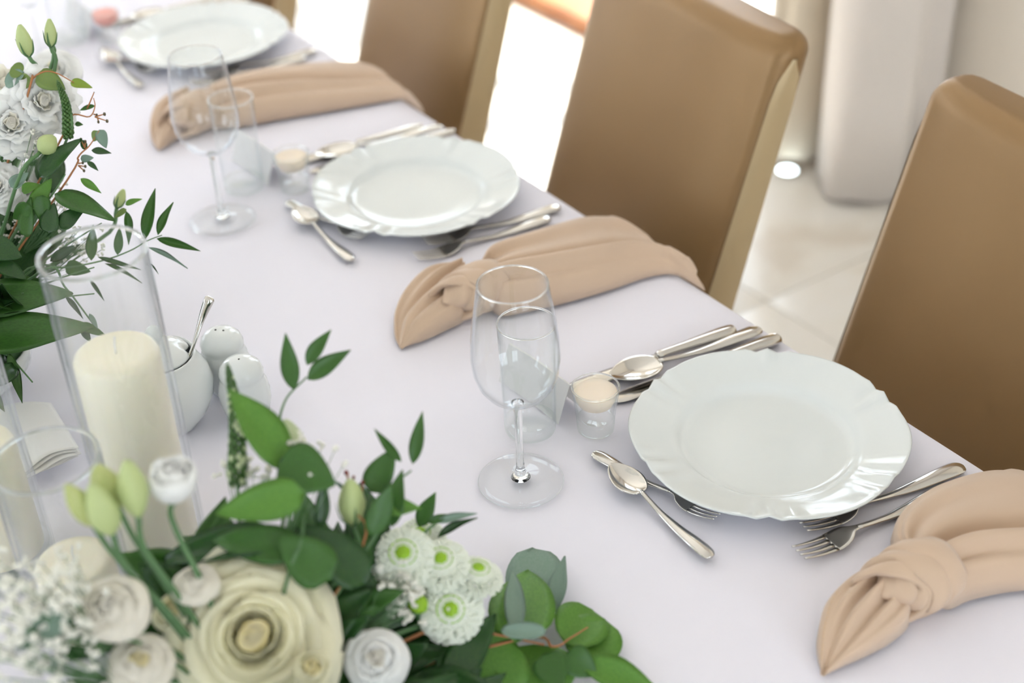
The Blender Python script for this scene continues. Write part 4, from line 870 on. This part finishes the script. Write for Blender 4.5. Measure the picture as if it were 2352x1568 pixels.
sprig('eucalyptus_sprig', [S((170, 190), DD), S((130, 168), DD), S((100, 165), DD), S((72, 185), DD), S((60, 230), DD)], [lv(DD, (55, 165), (8, 195), .016, 'grey', 'round'), lv(DD, (52, 168), (25, 155), .018, 'olive', 'round'), lv(DD, (70, 178), (40, 195), .016, 'olive', 'round'), lv(DD, (85, 170), (150, 205), .022, 'olive', 'ovate'), lv(DD, (162, 190), (210, 197), .0105, 'yellowgreen', 'ovate')],
      'eucalyptus sprig with olive leaves on orange stems above the white carnation', 'foliage', GF, 'redstem', .0009, seed=11)
sprig('eucalyptus_sprig', [S((215, 225), DD), S((218, 245), DD), S((205, 268), DD), S((165, 265), DD), S((140, 320), DD)], [lv(DD, (218, 243), (181, 252), .0065, 'ruscus'), lv(DD, (228, 298), (244, 340), .0125, 'grey', 'ovate'), lv(DD, (225, 300), (215, 325), .010, 'olive', 'ovate'), lv(DD, (172, 285), (190, 285), .006, 'ruscus')],
      'seeded eucalyptus twig with small pods reaching over the cloth, upper', 'foliage', GF, 'redstem', .0008, [(S((218, 268), DD), S((240, 262), DD), .0017), (S((218, 268), DD), S((246, 278), DD), .0017), (S((215, 262), DD), S((222, 264), DD), .0014), (S((225, 272), DD), S((226, 280), DD), .0014), (S((200, 250), DD), S((216, 212), DD), .0006)], seed=12)
sprig('eucalyptus_sprig', [S((228, 300), DD), S((205, 335), DD), S((180, 360), DD), S((150, 420), DD)], [lv(DD, (210, 345), (255, 350), .0085, 'dark'), lv(DD, (200, 370), (226, 392), .0065, 'dark'), lv(DD, (185, 335), (200, 330), .010, 'dark', 'round'), lv(DD, (185, 365), (215, 362), .008, 'grey', 'ovate')],
      'seeded eucalyptus twig with dark pods just below the upper one', 'foliage', GF, 'redstem', .0009, [(S((195, 340), DD), S((186, 320), DD), .0016), (S((195, 340), DD), S((196, 325), DD), .0016), (S((180, 380), DD), S((196, 382), DD), .0015), (S((180, 380), DD), S((193, 392), DD), .0015), (S((180, 375), DD), S((190, 374), DD), .0014)], seed=13)
sprig('broad_leaf_branch', [S((150, 400), 1.43), S((125, 440), 1.43), S((95, 480), 1.44), S((60, 540), 1.46)], [lv(1.42, (92, 408), (180, 313), .0245, 'dark', 'ovate', (-.5, -.3, .8)), lv(1.42, (125, 445), (265, 505), .0270, 'ruscus', 'ovate', (.1, -.3, .9)), lv(1.42, (97, 448), (95, 510), .0170, 'ruscus', 'ovate'), lv(1.42, (70, 470), (30, 505), .018, 'ruscus', 'ovate'), lv(1.42, (110, 535), (122, 465), .020, 'dark', 'ovate'), lv(1.42, (140, 525), (190, 470), .020, 'dark', 'ovate', (-.2, -.4, .9)),
      lv(1.42, (65, 545), (60, 450), .018, 'ruscus', 'ovate'), lv(1.43, (185, 410), (232, 442), .009, 'bright'), lv(1.43, (75, 480), (118, 410), .018, 'bright', 'ovate'), lv(1.42, (25, 430), (62, 395), .014, 'grey', 'ovate'), lv(1.43, (50, 440), (90, 420), .014, 'bright', 'ovate')],
      'branch of glossy broad leaves filling the middle of the second centrepiece', 'foliage', GF, seed=14)
sprig('broad_leaf_branch', [S((-20, 620), 1.40), S((-60, 600), 1.42)], [lv(1.40, (-60, 700), (160, 665), .0400, 'ruscus', 'ovate', (-.3, -.5, .8)), lv(1.39, (-50, 785), (205, 740), .0430, 'ruscus', 'ovate', (-.2, -.5, .85)), lv(1.38, (20, 810), (52, 925), .012, 'ruscus', 'lance'), lv(1.40, (-30, 560), (50, 590), .026, 'dark', 'ovate'), lv(1.40, (-10, 600), (60, 640), .020, 'dark', 'ovate'), lv(1.42, (-30, 880), (10, 945), .012, 'ruscus')],
      'two very large veined green leaves hanging low behind the tall vase', 'foliage', GF, seed=15)
R_ = 1.46
sprig('ruscus_sprig', [S((372, 540), R_), S((340, 552), R_), S((300, 575), R_), S((240, 597), R_), S((150, 615), R_), S((60, 620), R_)], [lv(R_, (333, 550), (352, 430), .0140, 'ruscus'), lv(R_, (363, 540), (393, 462), .0125, 'ruscus'), lv(R_, (360, 548), (457, 573), .0100, 'ruscus'), lv(R_, (338, 568), (432, 610), .0065, 'grey'), lv(R_, (270, 585), (275, 520), .0105, 'ruscus'), lv(R_, (290, 465 + 20), (300, 560), .0100, 'ruscus'), lv(R_, (210, 598), (212, 515), .0130, 'ruscus'),
      lv(R_, (225, 590), (320, 618), .006, 'ruscus'), lv(R_, (240, 605), (325, 642), .005, 'ruscus'), lv(R_, (205, 640), (240, 690), .0045, 'dark'), lv(R_, (150, 612), (205, 622), .016, 'ruscus', 'ovate'), lv(R_, (115, 600), (180, 560), .012, 'dark'), lv(R_, (345, 605), (365, 628), .002, 'dark'), lv(R_, (288, 470), (325, 455), .007, 'bright', 'ovate'), lv(R_, (290, 480), (262, 500), .007, 'olive', 'ovate')],
      'long ruscus sprig reaching right above the rim of the tall vase', 'foliage', GF, 'stem', .0009, seed=16)
sprig('ruscus_sprig', [S((215, 745), 1.43), S((150, 660), 1.43), S((100, 620), 1.43)], [lv(1.43, (150, 680), (192, 728), .006, 'dark'), lv(1.43, (185, 745), (242, 770), .010, 'ruscus', 'ovate'), lv(1.43, (190, 755), (208, 785), .008, 'dark', 'ovate'), lv(1.43, (205, 720), (225, 755), .006, 'grey')], 'drooping ruscus tip seen through the glass just above the tall candle', 'foliage', GF, seed=17)
for k, (x, y, D, rad, n, lb) in enumerate([(130, 480, 1.48, .024, 60, 'white filler blossom among the broad leaves of the second centrepiece'), (185, 565, 1.48, .022, 50, 'white filler blossom seen through the rim of the tall vase'), (85, 330, 1.45, .022, 40, 'filler buds around the round green bud'), (20, 520, 1.48, .022, 40, 'white filler blossom at the left edge among dark leaves')]):
    gyp(dp(x, y, D), rad, n, lb, GF, 50 + k, .0022)
fill(GF + Vector((.02, -.02, .03)), 24, .17, .10, 'dark glossy leafy sprig packed inside the second centrepiece', 'filler foliage of the second centrepiece', 60, (.05, .085), ('dark', 'dark', 'ruscus'), side=.082)

p = dp(122, 165, 1.74); flower('rose', p, tocam(p, .5), .027, ('petalcream', 'petalwhite'), 'rose', 'blurred cream rose at the back of the second centrepiece, behind the pale pointed buds', 'flower', GF, seed=21)
p = dp(268, 478, 1.52); bud(p, (.5, .2, .6), .022, .0055, 'palebud', 'pale yellow green bud at the right end of the second centrepiece', GF, True)
